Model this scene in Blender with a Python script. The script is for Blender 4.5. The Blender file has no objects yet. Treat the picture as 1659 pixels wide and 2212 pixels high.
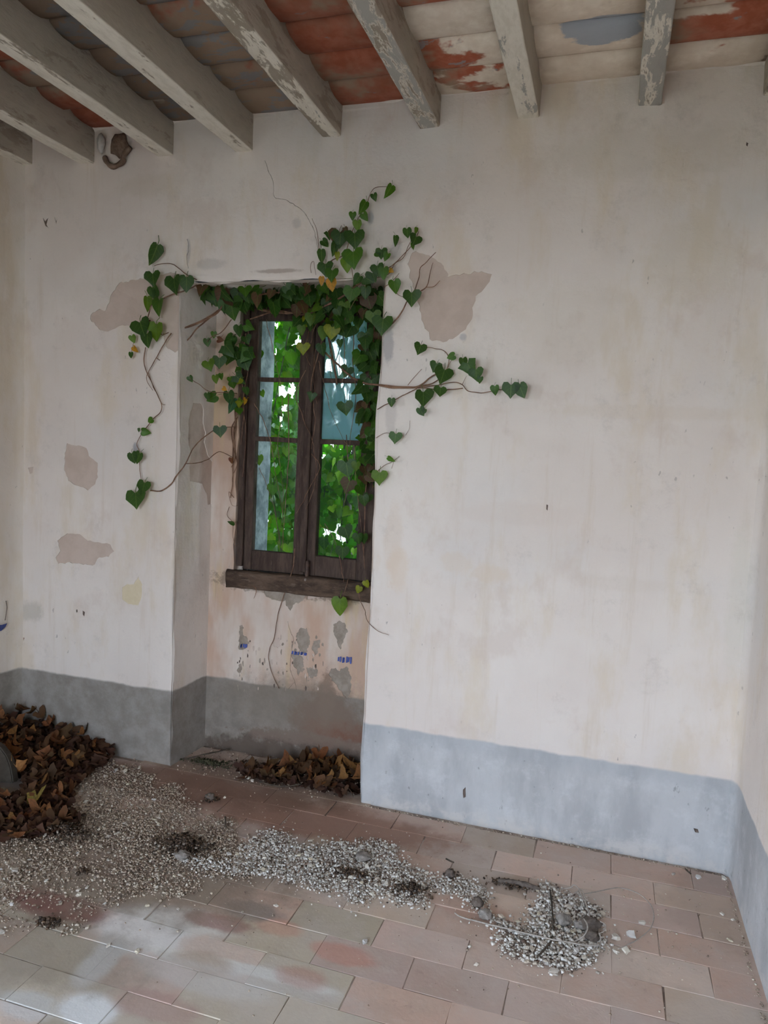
import bpy, bmesh, math, random
import numpy as np
from mathutils import Vector, Matrix, Euler, noise
from mathutils.geometry import delaunay_2d_cdt
sc = bpy.context.scene
C = sc.collection

# ------------------------------------------------------------------ camera
F, CX, CY = 1590.0, 829.5, 1106.0
EYE, DIST = 1.52, 2.9346
AX = np.array([[0.95459692, 0.06850332, -0.28991726],
               [0.29418625, -0.06357542, 0.95363128],
               [0.04689529, -0.99562315, -0.08084163]])
cam = bpy.data.cameras.new('camera')
cam.sensor_fit = 'VERTICAL'; cam.sensor_height = 36.0
cam.lens = 36.0 * F / 2212.0
cam.clip_start = 0.02; cam.clip_end = 200
cam_o = bpy.data.objects.new('camera', cam); C.objects.link(cam_o)
r, d, f = AX[:, 0], AX[:, 1], AX[:, 2]
cam_o.matrix_world = Matrix(((r[0], -d[0], -f[0], 0), (r[1], -d[1], -f[1], -DIST), (r[2], -d[2], -f[2], EYE), (0, 0, 0, 1)))
sc.camera = cam_o

# ------------------------------------------------------------------ world / light / exposure
world = bpy.data.worlds.new('sky'); sc.world = world; world.use_nodes = True
wn = world.node_tree; wn.nodes.clear()
wo = wn.nodes.new('ShaderNodeOutputWorld'); wb = wn.nodes.new('ShaderNodeBackground')
tc = wn.nodes.new('ShaderNodeTexCoord'); sx = wn.nodes.new('ShaderNodeSeparateXYZ')
rp = wn.nodes.new('ShaderNodeValToRGB')
wn.links.new(tc.outputs['Generated'], sx.inputs[0]); wn.links.new(sx.outputs['Z'], rp.inputs[0])
rp.color_ramp.elements[0].position = 0.0; rp.color_ramp.elements[0].color = (0.76, 0.87, 1.0, 1)
rp.color_ramp.elements[1].position = 0.9; rp.color_ramp.elements[1].color = (0.46, 0.65, 0.99, 1)
wn.links.new(rp.outputs[0], wb.inputs[0]); wb.inputs[1].default_value = 4.2
wn.links.new(wb.outputs[0], wo.inputs[0])

def portal(name, loc, rot, sx_, sy_):
    l = bpy.data.lights.new(name, 'AREA'); l.shape = 'RECTANGLE'; l.size = sx_; l.size_y = sy_
    l.cycles.is_portal = True
    o = bpy.data.objects.new(name, l); o.location = loc; o.rotation_euler = rot; C.objects.link(o)
XL, XR, YF, ZC = -2.77, 0.53, -4.4, 2.92           # room: left, right, front (behind the camera), ceiling
DY0, DY1, DZ = -3.75, -2.65, 2.2                   # doorway in the left wall
FX_0, FX_1 = -1.35, -.25                             # opening added behind the camera to let in fill daylight
portal('doorway_daylight', (XL - 0.1, (DY0 + DY1) / 2, DZ / 2), (0, -math.pi / 2, 0), DZ, DY1 - DY0)
portal('added_front_daylight', ((FX_0 + FX_1) / 2, YF - 0.1, DZ / 2), (math.pi / 2, 0, 0), FX_1 - FX_0, DZ)
portal('window_daylight', (-1.37, 0.50, 1.57), (-math.pi / 2, 0, 0), 0.7, 1.3)

vs = sc.view_settings
vs.view_transform = 'Standard'; vs.look = 'None'; vs.gamma = 1.0; vs.use_curve_mapping = False
vs.exposure = 1.97
sc.cycles.max_bounces = 8; sc.cycles.diffuse_bounces = 6; sc.cycles.glossy_bounces = 2; sc.cycles.transparent_max_bounces = 10
sc.cycles.use_adaptive_sampling = True; sc.cycles.adaptive_threshold = 0.06; sc.cycles.adaptive_min_samples = 12
sc.cycles.use_denoising = True
sc.cycles.sample_clamp_indirect = 6.0

# ------------------------------------------------------------------ pixel -> place helpers (for setting things out)
CAMP = np.array([0, -DIST, EYE])
def ray(u, v): return AX @ np.array([u - CX, v - CY, F])
def onw(u, v, y=0.0):
    q = ray(u, v); p = CAMP + q * ((y + DIST) / q[1]); return Vector(p)
def onf(u, v, z=0.0):
    q = ray(u, v); p = CAMP + q * ((z - EYE) / q[2]); return Vector(p)
def onx(u, v, x):
    q = ray(u, v); p = CAMP + q * (x / q[0]); return Vector(p)
def pxm(p): return float((np.array(p) - CAMP) @ f) / F    # metres per photo pixel at p
rnd = random.Random(7)
nrg = np.random.default_rng(11)

# ------------------------------------------------------------------ objects helpers
def mesh(name, verts, faces, mats=(), smooth=False):
    m = bpy.data.meshes.new(name); m.from_pydata([tuple(v) for v in verts], [], faces)
    for a in (mats if isinstance(mats, (list, tuple)) else [mats]): m.materials.append(a)
    if smooth: m.polygons.foreach_set('use_smooth', [True] * len(m.polygons))
    m.update(); return m
def obj(name, me, parent=None, loc=None, rot=None, scale=None, col=None):
    o = bpy.data.objects.new(name, me); C.objects.link(o)
    if parent: o.parent = parent
    if loc is not None: o.location = loc
    if rot is not None: o.rotation_euler = rot
    if scale is not None: o.scale = (scale,) * 3 if isinstance(scale, (int, float)) else scale
    if col is not None: o.color = (*col[:3], 1)
    return o
def tag(o, label=None, cat=None, group=None, kind=None):
    if label: o['label'] = label
    if cat: o['category'] = cat
    if group: o['group'] = group
    if kind: o['kind'] = kind
    return o
def bm_obj(name, bm, mat, parent=None, smooth=False, **k):
    me = bpy.data.meshes.new(name); bm.to_mesh(me); bm.free()
    for a in (mat if isinstance(mat, (list, tuple)) else [mat]): me.materials.append(a)
    if smooth: me.polygons.foreach_set('use_smooth', [True] * len(me.polygons))
    return obj(name, me, parent, **k)
def box_bm(x0, x1, y0, y1, z0, z1, bev=0.0, seg=1, cuts=0, wob=0.0, seed=0.0):
    bm = bmesh.new()
    bmesh.ops.create_cube(bm, size=1.0)
    for v in bm.verts:
        v.co = Vector((x0 + (v.co.x + .5) * (x1 - x0), y0 + (v.co.y + .5) * (y1 - y0), z0 + (v.co.z + .5) * (z1 - z0)))
    if bev: bmesh.ops.bevel(bm, geom=bm.edges[:], offset=bev, segments=seg, affect='EDGES', profile=0.6)
    if cuts:
        L = max(x1 - x0, y1 - y0, z1 - z0)
        long_e = [e for e in bm.edges if e.calc_length() > L * 0.6]
        bmesh.ops.subdivide_edges(bm, edges=long_e, cuts=cuts, use_grid_fill=False)
    if wob:
        for v in bm.verts:
            v.co += noise.noise_vector(v.co * 7 + Vector((seed, seed, 0))) * wob + noise.noise_vector(v.co * 23) * wob * .35
    return bm
def tube(pts, rads, sides=6, close=False):
    """verts, faces of a tube along pts"""
    n = len(pts); V = []; Fc = []
    up = Vector((0.13, 0.2, 0.97))
    for i, p in enumerate(pts):
        p = Vector(p)
        t = (Vector(pts[min(i + 1, n - 1)]) - Vector(pts[max(i - 1, 0)]))
        if t.length < 1e-9: t = Vector((0, 0, 1))
        t.normalize()
        a = t.cross(up)
        if a.length < .1: a = t.cross(Vector((1, 0, 0)))
        a.normalize(); b = t.cross(a)
        rr = rads[i] if isinstance(rads, (list, tuple)) else rads
        for k in range(sides):
            an = 2 * math.pi * k / sides
            V.append(p + (a * math.cos(an) + b * math.sin(an)) * rr)
    for i in range(n - 1):
        for k in range(sides):
            k2 = (k + 1) % sides
            Fc.append((i * sides + k, i * sides + k2, (i + 1) * sides + k2, (i + 1) * sides + k))
    Fc.append(tuple(range(sides))[::-1]); Fc.append(tuple((n - 1) * sides + k for k in range(sides)))
    return V, Fc
def spline(pts, sub=5):
    P = [Vector(p) for p in pts]; out = []
    if len(P) < 3:
        return [P[0].lerp(P[-1], i / sub) for i in range(sub + 1)]
    for i in range(len(P) - 1):
        p0 = P[max(i - 1, 0)]; p1 = P[i]; p2 = P[i + 1]; p3 = P[min(i + 2, len(P) - 1)]
        for k in range(sub):
            t = k / sub
            out.append(0.5 * ((2 * p1) + (p2 - p0) * t + (2 * p0 - 5 * p1 + 4 * p2 - p3) * t * t + (3 * p1 - p0 - 3 * p2 + p3) * t ** 3))
    out.append(P[-1]); return out

# ------------------------------------------------------------------ material helpers
class NT:
    def __init__(s, name):
        s.m = bpy.data.materials.new(name); s.m.use_nodes = True; s.t = s.m.node_tree
        s.b = s.t.nodes['Principled BSDF']; s.out = s.t.nodes['Material Output']
        s.pos = s.t.nodes.new('ShaderNodeNewGeometry').outputs['Position']
    def n(s, ty, **k):
        nd = s.t.nodes.new(ty)
        for a, b in k.items(): setattr(nd, a, b)
        return nd
    def put(s, sock, v):
        if v is None: return
        if hasattr(v, 'is_output'): s.t.links.new(v, sock)
        elif isinstance(v, (tuple, list)) and len(v) == 3 and sock.type == 'RGBA': sock.default_value = (*v, 1)
        else: sock.default_value = v
    def map(s, vec, scale=(1, 1, 1), loc=(0, 0, 0)):
        m = s.n('ShaderNodeMapping'); s.put(m.inputs['Vector'], vec); m.inputs['Scale'].default_value = scale; m.inputs['Location'].default_value = loc
        return m.outputs[0]
    def noise(s, scale=5, detail=4, rough=.55, vec=None, st=None, loc=(0, 0, 0), dist=0.0):
        v = vec or s.pos
        if st or any(loc): v = s.map(v, st or (1, 1, 1), loc)
        nd = s.n('ShaderNodeTexNoise'); s.put(nd.inputs['Vector'], v)
        nd.inputs['Scale'].default_value = scale; nd.inputs['Detail'].default_value = detail; nd.inputs['Roughness'].default_value = rough
        nd.inputs['Distortion'].default_value = dist
        return nd.outputs[0]
    def ramp(s, x, lo, hi, a=0.0, b=1.0):
        r_ = s.n('ShaderNodeMapRange', interpolation_type='SMOOTHSTEP'); s.put(r_.inputs[0], x)
        s.put(r_.inputs[1], lo); s.put(r_.inputs[2], hi); r_.inputs[3].default_value = a; r_.inputs[4].default_value = b
        return r_.outputs[0]
    def mix(s, fac, a, b, mode='MIX'):
        m = s.n('ShaderNodeMix', data_type='RGBA', blend_type=mode)
        s.put(m.inputs[0], fac); s.put(m.inputs[6], a); s.put(m.inputs[7], b); return m.outputs[2]
    def math(s, op, a, b=None, c=None):
        m = s.n('ShaderNodeMath', operation=op); s.put(m.inputs[0], a); s.put(m.inputs[1], b) if b is not None else None
        if c is not None: s.put(m.inputs[2], c)
        return m.outputs[0]
    def sep(s, v=None):
        m = s.n('ShaderNodeSeparateXYZ'); s.put(m.inputs[0], v or s.pos); return m.outputs
    def blob(s, c, r_, nz=None, amp=.6, lo=0.25, hi=.55):
        """soft ragged stain: 1 inside, 0 outside"""
        v = s.n('ShaderNodeVectorMath', operation='SUBTRACT'); s.put(v.inputs[0], s.pos); v.inputs[1].default_value = c
        w = s.n('ShaderNodeVectorMath', operation='DIVIDE'); s.put(w.inputs[0], v.outputs[0]); w.inputs[1].default_value = r_
        l = s.n('ShaderNodeVectorMath', operation='LENGTH'); s.put(l.inputs[0], w.outputs[0])
        x = s.math('SUBTRACT', 1.0, l.outputs['Value'])
        if nz is not None: x = s.math('MULTIPLY_ADD', nz, amp, s.math('SUBTRACT', x, amp * .5))
        return s.ramp(x, lo, hi)
    def bump(s, h, strength=.3, dist=.01):
        b = s.n('ShaderNodeBump'); b.inputs['Strength'].default_value = strength; b.inputs['Distance'].default_value = dist
        s.put(b.inputs['Height'], h); s.put(s.b.inputs['Normal'], b.outputs[0])
    def fin(s, col, rough=.8, spec=.3):
        s.put(s.b.inputs['Base Color'], col); s.put(s.b.inputs['Roughness'], rough); s.b.inputs['Specular IOR Level'].default_value = spec
        return s.m
    def ocol(s): return s.n('ShaderNodeObjectInfo').outputs['Color']
    def orand(s): return s.n('ShaderNodeObjectInfo').outputs['Random']

# --- plaster on the walls
def plaster(name, niche=False, tint=(1, 1, 1)):
    t = NT(name)
    n1 = t.noise(1.1, 4, .6); n2 = t.noise(3.2, 5, .65, st=(1.6, 1.6, .55), loc=(3, 1, 2)); n3 = t.noise(9, 5, .7)
    base = t.mix(t.ramp(n1, .38, .64), (.70, .62, .56), (.76, .69, .63))
    base = t.mix(t.ramp(n2, .50, .70, 0, .55), base, (.66, .55, .41))
    base = t.mix(t.ramp(t.noise(1.7, 3, .5, loc=(9, 4, 1)), .5, .75, 0, .35), base, (.60, .60, .60))
    st = t.noise(5.5, 5, .7, st=(3.0, 3.0, .22), loc=(1, 7, 3))
    z = t.sep()[2]
    base = t.mix(t.ramp(st, .54, .72, 0, .38), base, (.62, .52, .42))
    if niche:
        pk = t.ramp(t.noise(2.4, 4, .6, st=(2, 1, .7), loc=(5, 5, 5)), .38, .6)
        base = t.mix(t.math('MULTIPLY', pk, .85), base, (.58, .40, .30))
        base = t.mix(t.ramp(t.noise(5, 4, .6, st=(2.5, 1, .4), loc=(2, 0, 8)), .55, .68, 0, .6), base, (.66, .52, .33))
    base = t.mix(t.ramp(t.noise(4.2, 5, .7, st=(1, 1, .8), loc=(11, 3, 6)), .54, .70, 0, .35), base, (.60, .49, .42))
    # small specks and scuffs
    sp = t.noise(38, 2, .5, st=(1.4, 1.4, .7), loc=(4, 2, 2)); gate = t.noise(2.3, 2, .5, loc=(7, 7, 1))
    spk = t.math('MULTIPLY', t.ramp(sp, .70, .74), t.ramp(gate, .50, .62))
    base = t.mix(t.math('MULTIPLY', spk, .5), base, (.25, .22, .20))
    grime = t.ramp(t.noise(5.5, 6, .78, loc=(2, 9, 4)), .54, .76, 0, .36)
    base = t.mix(grime, base, (.45, .40, .36))
    if not niche and tint == (1, 1, 1):
        nq = t.noise(16, 5, .75)
        for (u, v, rx, rz, a_, cl_) in [(838, 745, .03, .09, .6, (.30, .29, .30)), (800, 470, .02, .035, .7, (.28, .28, .31)), (640, 482, .025, .03, .35, (.40, .38, .37)), (292, 968, .022, .03, .7, (.25, .25, .28)), (845, 900, .03, .12, .35, (.42, .38, .36)), (800, 620, .03, .02, .6, (.3, .3, .31)),
                                        (830, 580, .09, .03, .35, (.38, .36, .34)), (455, 570, .09, .03, .35, (.40, .37, .34)), (975, 680, .012, .05, .5, (.34, .33, .35)), (1000, 728, .02, .02, .5, (.33, .33, .36)), (407, 540, .012, .07, .45, (.36, .35, .35)), (855, 540, .03, .05, .35, (.36, .35, .36)),
                                        (860, 1230, .06, .12, .4, (.70, .55, .41)), (985, 1215, .08, .06, .3, (.68, .55, .42)), (850, 1170, .05, .2, .3, (.66, .52, .40)), (1390, 890, .5, .035, .25, (.64, .54, .43)), (1500, 560, .22, .2, .3, (.62, .53, .40)), (1120, 1110, .30, .06, .15, (.62, .50, .42)), (1060, 1240, .1, .05, .3, (.66, .52, .38)),
                                        (1330, 1260, .25, .04, .18, (.62, .53, .44)), (800, 480, .25, .12, .2, (.5, .46, .42)), (230, 640, .3, .12, .2, (.56, .50, .42)), (60, 1320, .12, .06, .5, (.45, .42, .36)), (850, 400, .4, .1, .2, (.60, .53, .46)), (320, 400, .2, .06, .25, (.55, .48, .38)), (1240, 700, .3, .2, .25, (.64, .56, .46)),
                                        (300, 830, .25, .3, .2, (.62, .53, .45)), (1400, 330, .5, .12, .25, (.55, .49, .40)), (600, 585, .15, .012, .7, (.38, .30, .25)), (1595, 1300, .05, .4, .3, (.62, .58, .48))]:
            p_ = onw(u, v); base = t.mix(t.math('MULTIPLY', t.blob((p_.x, 0, p_.z), (rx, .2, rz), nq, 1.3, .0, .5), a_), base, cl_)
    # painted dado band
    edge = t.math('ADD', z, t.math('MULTIPLY', t.math('SUBTRACT', t.noise(6, 3, .6), .5), .03))
    band = t.ramp(edge, .352, .366, 1, 0)
    bc = t.mix(t.ramp(n2, .35, .65), (.385, .385, .385), (.50, .50, .50))
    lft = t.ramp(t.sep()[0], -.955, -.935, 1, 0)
    bc = t.mix(t.ramp(n3, .48, .7, 0, .5), bc, (.60, .60, .605))
    bc = t.mix(t.ramp(edge, .27, .34, .0, .3), bc, (.34, .36, .38))
    sp2 = t.ramp(t.noise(22, 3, .6, st=(1.2, 1.2, .7), loc=(1, 1, 1)), .66, .72)
    bc = t.mix(t.math('MULTIPLY', sp2, .55), bc, (.2, .19, .18))
    bc = t.mix(t.math('MULTIPLY', t.ramp(z, 0, .09, 1, 0), t.ramp(n3, .4, .6)), bc, (.55, .52, .49))
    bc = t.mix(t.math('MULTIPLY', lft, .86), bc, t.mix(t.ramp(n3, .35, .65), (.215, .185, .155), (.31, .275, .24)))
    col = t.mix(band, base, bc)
    if niche:
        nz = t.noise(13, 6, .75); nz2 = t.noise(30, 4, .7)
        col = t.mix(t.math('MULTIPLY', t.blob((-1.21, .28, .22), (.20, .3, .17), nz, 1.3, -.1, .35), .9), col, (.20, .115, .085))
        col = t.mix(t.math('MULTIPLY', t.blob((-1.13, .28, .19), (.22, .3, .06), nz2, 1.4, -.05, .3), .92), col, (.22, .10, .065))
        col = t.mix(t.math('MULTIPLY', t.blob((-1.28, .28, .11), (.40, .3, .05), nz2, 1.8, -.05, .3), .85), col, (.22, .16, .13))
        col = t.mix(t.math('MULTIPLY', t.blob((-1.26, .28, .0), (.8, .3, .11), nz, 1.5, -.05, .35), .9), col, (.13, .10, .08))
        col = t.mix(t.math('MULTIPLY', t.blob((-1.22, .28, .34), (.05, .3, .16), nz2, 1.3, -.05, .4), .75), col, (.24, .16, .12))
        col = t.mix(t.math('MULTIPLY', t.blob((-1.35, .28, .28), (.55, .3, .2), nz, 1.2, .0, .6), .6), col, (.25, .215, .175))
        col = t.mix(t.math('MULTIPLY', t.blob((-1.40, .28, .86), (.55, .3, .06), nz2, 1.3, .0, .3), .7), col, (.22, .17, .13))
    if tint != (1, 1, 1): col = t.mix(1.0, col, tint, 'MULTIPLY')
    h = t.math('ADD', t.noise(14, 5, .6), t.math('MULTIPLY', t.noise(90, 3, .6), .18))
    t.bump(h, .28, .012)
    return t.fin(col, .85, .25)
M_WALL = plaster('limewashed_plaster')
M_NICHE = plaster('niche_plaster', True, tint=(.90, .86, .82))

def flat(name, c1, c2, sc_=18, rough=.85, bmp=.3, spec=.3, dist=.006):
    t = NT(name); x = t.noise(sc_, 5, .65)
    t.bump(t.noise(sc_ * 3, 4, .6), bmp, dist)
    return t.fin(t.mix(t.ramp(x, .35, .65), c1, c2), rough, spec)
M_UNDER = flat('bare_pink_plaster', (.52, .415, .345), (.58, .47, .40), 9)
M_GREY = flat('bare_grey_render', (.27, .22, .175), (.36, .30, .245), 30)
M_OCHRE = flat('old_ochre_paint', (.66, .56, .38), (.70, .60, .43), 20)
M_BLUE = flat('old_blue_paint', (.05, .08, .30), (.09, .13, .38), 60)
M_CRACK = flat('crack_dirt', (.10, .075, .06), (.16, .12, .10), 40)
M_MORTAR = flat('floor_joint_dirt', (.17, .12, .095), (.52, .43, .36), 5)
M_STAIN = flat('grey_smudge', (.30, .29, .29), (.38, .36, .35), 30)

# ================================================================== WALL BACK (niche, reveals, peeled patches)
def und(x, z):
    return (noise.noise(Vector((x * 1.3, z * 1.3, 3.1))) * .009 + noise.noise(Vector((x * 5, z * 5, 8.1))) * .003)
def ragged(poly, amp=.006, step=.012, seed=0.0):
    out = []
    n = len(poly)
    for i in range(n):
        a, b = Vector(poly[i]), Vector(poly[(i + 1) % n]); L = (b - a).length; k = max(1, int(L / step))
        nr = Vector((-(b - a).y, (b - a).x)).normalized() if L > 0 else Vector((0, 1))
        for j in range(k):
            p = a.lerp(b, j / k)
            w = noise.noise(Vector((p.x * 45 + seed, p.y * 45, 1))) * amp + noise.noise(Vector((p.x * 130, p.y * 130 + seed, 5))) * amp * .6
            out.append(p + nr * w)
    return out
def inside(p, poly):
    c = False; j = len(poly) - 1
    for i in range(len(poly)):
        xi, yi = poly[i][0], poly[i][1]; xj, yj = poly[j][0], poly[j][1]
        if (yi > p[1]) != (yj > p[1]) and p[0] < (xj - xi) * (p[1] - yi) / (yj - yi + 1e-12) + xi: c = not c
        j = i
    return c
def panel(name, outer, holes, pos, mat, grid, parent=None, extra=(), patches=()):
    """plane outer minus holes; patches = (poly, depth, material, part name): recessed, each its own part"""
    V = []; Fs = []
    def add(poly):
        ar = sum(poly[i][0] * poly[(i + 1) % len(poly)][1] - poly[(i + 1) % len(poly)][0] * poly[i][1] for i in range(len(poly)))
        if ar < 0: poly = list(poly)[::-1]
        i0 = len(V); V.extend(Vector((p[0], p[1])) for p in poly); Fs.append(list(range(i0, i0 + len(poly))))
    add(outer)
    for h in holes: add(h)
    for p in patches: add(p[0])
    xs = [p[0] for p in outer]; ys = [p[1] for p in outer]
    x = min(xs) + grid
    while x < max(xs):
        y = min(ys) + grid
        while y < max(ys):
            q = (x + (rnd.random() - .5) * grid * .3, y + (rnd.random() - .5) * grid * .3)
            if inside(q, outer): V.append(Vector(q))
            y += grid
        x += grid
    V.extend(Vector(e) for e in extra)
    vo, eo, fo, ov, oe, of = delaunay_2d_cdt(V, [], Fs, 1, 1e-5)
    nh = len(holes)
    keep = []; pt = [[] for _ in patches]
    own = {}
    for fc, ids in zip(fo, of):
        if 0 not in ids: continue
        if any(1 <= i <= nh for i in ids): continue
        pi = [i - 1 - nh for i in ids if i > nh]
        if pi: pt[pi[0]].append(fc)
        else: keep.append(fc)
    verts = [pos(v.x, v.y, 0) for v in vo]
    faces = [tuple(fc) for fc in keep]
    keep_e = set()
    for fc in keep:
        for a, b in zip(fc, list(fc[1:]) + [fc[0]]): keep_e.add((a, b))
    kids = []
    for k, p in enumerate(patches):
        dep = p[1]; mp = {}
        idx = {}; pv = []; pf = []
        for fc in pt[k]:
            q = []
            for a in fc:
                if a not in idx: idx[a] = len(pv); pv.append(pos(vo[a].x, vo[a].y, dep))
                q.append(idx[a])
            pf.append(tuple(q))
            for a, b in zip(fc, list(fc[1:]) + [fc[0]]):
                if (b, a) in keep_e:
                    for w in (a, b):
                        if w not in mp: mp[w] = len(verts); verts.append(pos(vo[w].x, vo[w].y, 0)); verts.append(pos(vo[w].x, vo[w].y, dep + .0008))
                    faces.append((mp[a], mp[b], mp[b] + 1, mp[a] + 1))
        kids.append((p, pv, pf))
    w = obj(name, mesh(name, verts, faces, mat, True), parent)
    for p, pv, pf in kids:
        if pf: obj(p[3], mesh(p[3], pv, pf, p[2], True), w)
    return w

NXL, NXR, NZT, ND = -1.888, -0.942, 2.232, 0.28     # niche front opening
NBL = -1.868                                         # niche left corner at its back
def ex(z): return .006 * math.sin(z * 5.1) + .004 * math.sin(z * 13 + 1) + noise.noise(Vector((0, z * 9, 2))) * .004
zs = [i * .03 for i in range(int(NZT / .03) + 1)] + [NZT]
hole = [(NXL + ex(z), z) for z in zs] + [(NXL + (NXR - NXL) * k / 24, NZT + .006 * math.sin(k * .9)) for k in range(1, 24)] + [(NXR + ex(z + 3), z) for z in reversed(zs)]
hole[0] = (hole[0][0], -.02); hole[-1] = (hole[-1][0], -.02)
WZ = 2.955
def edge_round(x, z):
    # soft rounded arris of the niche opening
    dx = max(NXL + ex(z) - x, x - (NXR + ex(z + 3)), 0 if z < NZT else -1)
    dd = dx if z <= NZT else math.hypot(max(dx, 0), z - NZT)
    return .012 * math.exp(-(max(dd, 0) / .009) ** 1.2)
def pos_back(x, z, dp): return Vector((x, und(x, z) + dp + edge_round(x, z), z))
def W(pts, y=0.0): return [(onw(u, v, y).x, onw(u, v, y).z) for u, v in pts]
extra = []
for z in zs[1:]:
    for q in (.004, .010, .02): extra += [(NXL + ex(z) - q, z), (NXR + ex(z + 3) + q, z)]
for k in range(25):
    for q in (.004, .010, .02): extra.append((NXL + (NXR - NXL) * k / 24, NZT + .007 + q))
def crackpoly(pts, wd, seed=1.0, y=0.0, sub=7):
    P = spline([onw(u, v, y) for u, v in pts], sub); L = []; R = []
    for i, p in enumerate(P):
        t = (P[min(i + 1, len(P) - 1)] - P[max(i - 1, 0)]); t2 = Vector((t.x, t.z)).normalized(); nn = Vector((-t2.y, t2.x))
        j = noise.noise(Vector((p.x * 60, p.z * 60, seed))) * .004
        w = wd * (.35 + .9 * abs(noise.noise(Vector((i * .37, seed, 0))))) * (0.25 if i in (0, len(P) - 1) else 1)
        c = Vector((p.x, p.z)) + nn * j
        L.append(c + nn * w); R.append(c - nn * w)
    return L + R[::-1]
patches = [
    (ragged(W([(318, 598), (345, 590), (385, 592), (408, 600), (410, 640), (409, 700), (405, 722), (378, 762), (358, 748), (352, 718), (320, 708), (280, 703), (252, 705), (232, 718), (212, 712), (195, 690), (200, 675), (215, 668), (230, 672), (238, 640), (252, 615), (280, 605)]), .009), .004, M_UNDER, 'peeled_patch'),
    (ragged(W([(890, 545), (920, 548), (940, 560), (958, 575), (968, 600), (985, 592), (1010, 592), (1040, 585), (1062, 592), (1052, 615), (1040, 630), (1028, 640), (1020, 665), (1018, 690), (1010, 705), (990, 725), (965, 738), (935, 735), (920, 715), (912, 690), (905, 655), (895, 625), (885, 600), (880, 570)]), .009, seed=4), .004, M_UNDER, 'peeled_patch'),
    (ragged(W([(145, 958), (170, 963), (188, 968), (192, 985), (211, 1000), (210, 1030), (205, 1045), (190, 1058), (165, 1048), (148, 1038), (138, 1015), (140, 990)]), .007, seed=9), .004, M_UNDER, 'peeled_patch'),
    (ragged(W([(123, 1168), (145, 1152), (172, 1155), (190, 1168), (215, 1172), (240, 1176), (246, 1190), (235, 1202), (215, 1205), (200, 1222), (175, 1218), (150, 1215), (125, 1218), (120, 1205), (130, 1190)]), .006, seed=12), .004, M_UNDER, 'peeled_patch'),
    (ragged(W([(60, 1010), (72, 1008), (70, 1022), (64, 1024)]), .003, seed=3), .003, M_UNDER, 'peeled_patch'),
    (ragged(W([(265, 1268), (275, 1262), (290, 1262), (300, 1245), (308, 1262), (306, 1290), (300, 1308), (278, 1305), (264, 1295)]), .005, seed=6), .0015, M_OCHRE, 'paint_patch'),
    (crackpoly([(572, 346), (580, 370), (590, 392), (592, 425), (612, 430), (632, 440), (650, 452), (663, 468), (676, 492), (683, 520), (690, 560)], .0016, 2.0), .005, M_CRACK, 'crack'),
    (crackpoly([(404, 515), (407, 535), (403, 555), (407, 580)], .003, 5.0), .003, M_STAIN, 'crack'),
    (ragged(W([(30, 1378), (38, 1374), (52, 1378), (48, 1392), (42, 1390)]), .002, seed=8), .003, flat('rust_brown_flake', (.16, .07, .04), (.22, .10, .06), 40), 'peeled_patch'),
    (ragged(W([(92, 470), (97, 478), (104, 470), (100, 485), (106, 494), (98, 488)]), .002, seed=2), .003, M_CRACK, 'peeled_patch'),
    (ragged(W([(117, 468), (121, 478), (124, 470), (121, 484)]), .0015, seed=2.5), .003, M_CRACK, 'peeled_patch'),
    (ragged(W([(1180, 1090), (1184, 1091), (1183, 1103), (1180, 1100)]), .001, seed=2.7), .003, M_CRACK, 'peeled_patch'),
    (ragged(W([(1612, 308), (1616, 310), (1614, 318), (1611, 315)]), .001, seed=3.7), .003, M_CRACK, 'peeled_patch'),
    (ragged(W([(1000, 1706), (1006, 1700), (1006, 1722), (1001, 1724)]), .002, seed=4.7), .003, M_CRACK, 'peeled_patch'),
    (ragged(W([(1498, 1790), (1508, 1792), (1510, 1800), (1502, 1799)]), .002, seed=5.7), .003, M_CRACK, 'peeled_patch'),
    (ragged(W([(164, 1317), (167, 1317), (167, 1323), (164, 1323)]), .001, seed=5.9), .003, M_CRACK, 'peeled_patch'),
    (ragged(W([(178, 1319), (183, 1322), (182, 1332), (178, 1328)]), .001, seed=6.7), .003, M_CRACK, 'peeled_patch'),
]
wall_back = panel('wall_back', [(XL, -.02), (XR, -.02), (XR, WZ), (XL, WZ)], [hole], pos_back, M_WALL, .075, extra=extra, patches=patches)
tag(wall_back, kind='structure')

# wall surfaces in the niche: left reveal, right reveal, soffit, back with the window opening
WX0, WX1, WZ0, WZ1 = -1.735, -0.985, 0.90, 2.222     # window opening in the niche back
def pos_lrev(y, z, dp):
    k = y / ND
    return Vector((NXL + ex(z) + (NBL - NXL - ex(z)) * k - dp + noise.noise(Vector((y * 5, z * 3, 7))) * .006 * math.sin(min(k, 1) * math.pi) , y, z))
lp = [
    (ragged([(onx(u, v, -1.875).y, onx(u, v, -1.875).z) for u, v in [(420, 870), (436, 872), (440, 885), (438, 915), (443, 935), (440, 955), (448, 985), (462, 1005), (478, 1020), (475, 1045), (470, 1060), (460, 1090), (448, 1090), (446, 1070), (436, 1045), (412, 1040), (410, 1010), (412, 980), (408, 950), (410, 905)]], .006, seed=21), .004, M_UNDER, 'peeled_patch'),
    (ragged([(onx(u, v, -1.875).y, onx(u, v, -1.875).z) for u, v in [(462, 1150), (472, 1158), (483, 1140), (484, 1160), (477, 1172), (467, 1165)]], .003, seed=23), .003, M_GREY, 'peeled_patch'),
]
lrev = panel('niche_left_reveal', [(.0, -.02), (ND + .01, -.02), (ND + .01, NZT + .03), (.0, NZT + .03)], [], pos_lrev, M_WALL, .05, parent=wall_back,
             extra=[(q, z) for z in zs for q in (.004, .012)], patches=lp)
def pos_rrev(y, z, dp): return Vector((NXR + ex(z + 3) + .0 * y, y, z))
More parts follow.
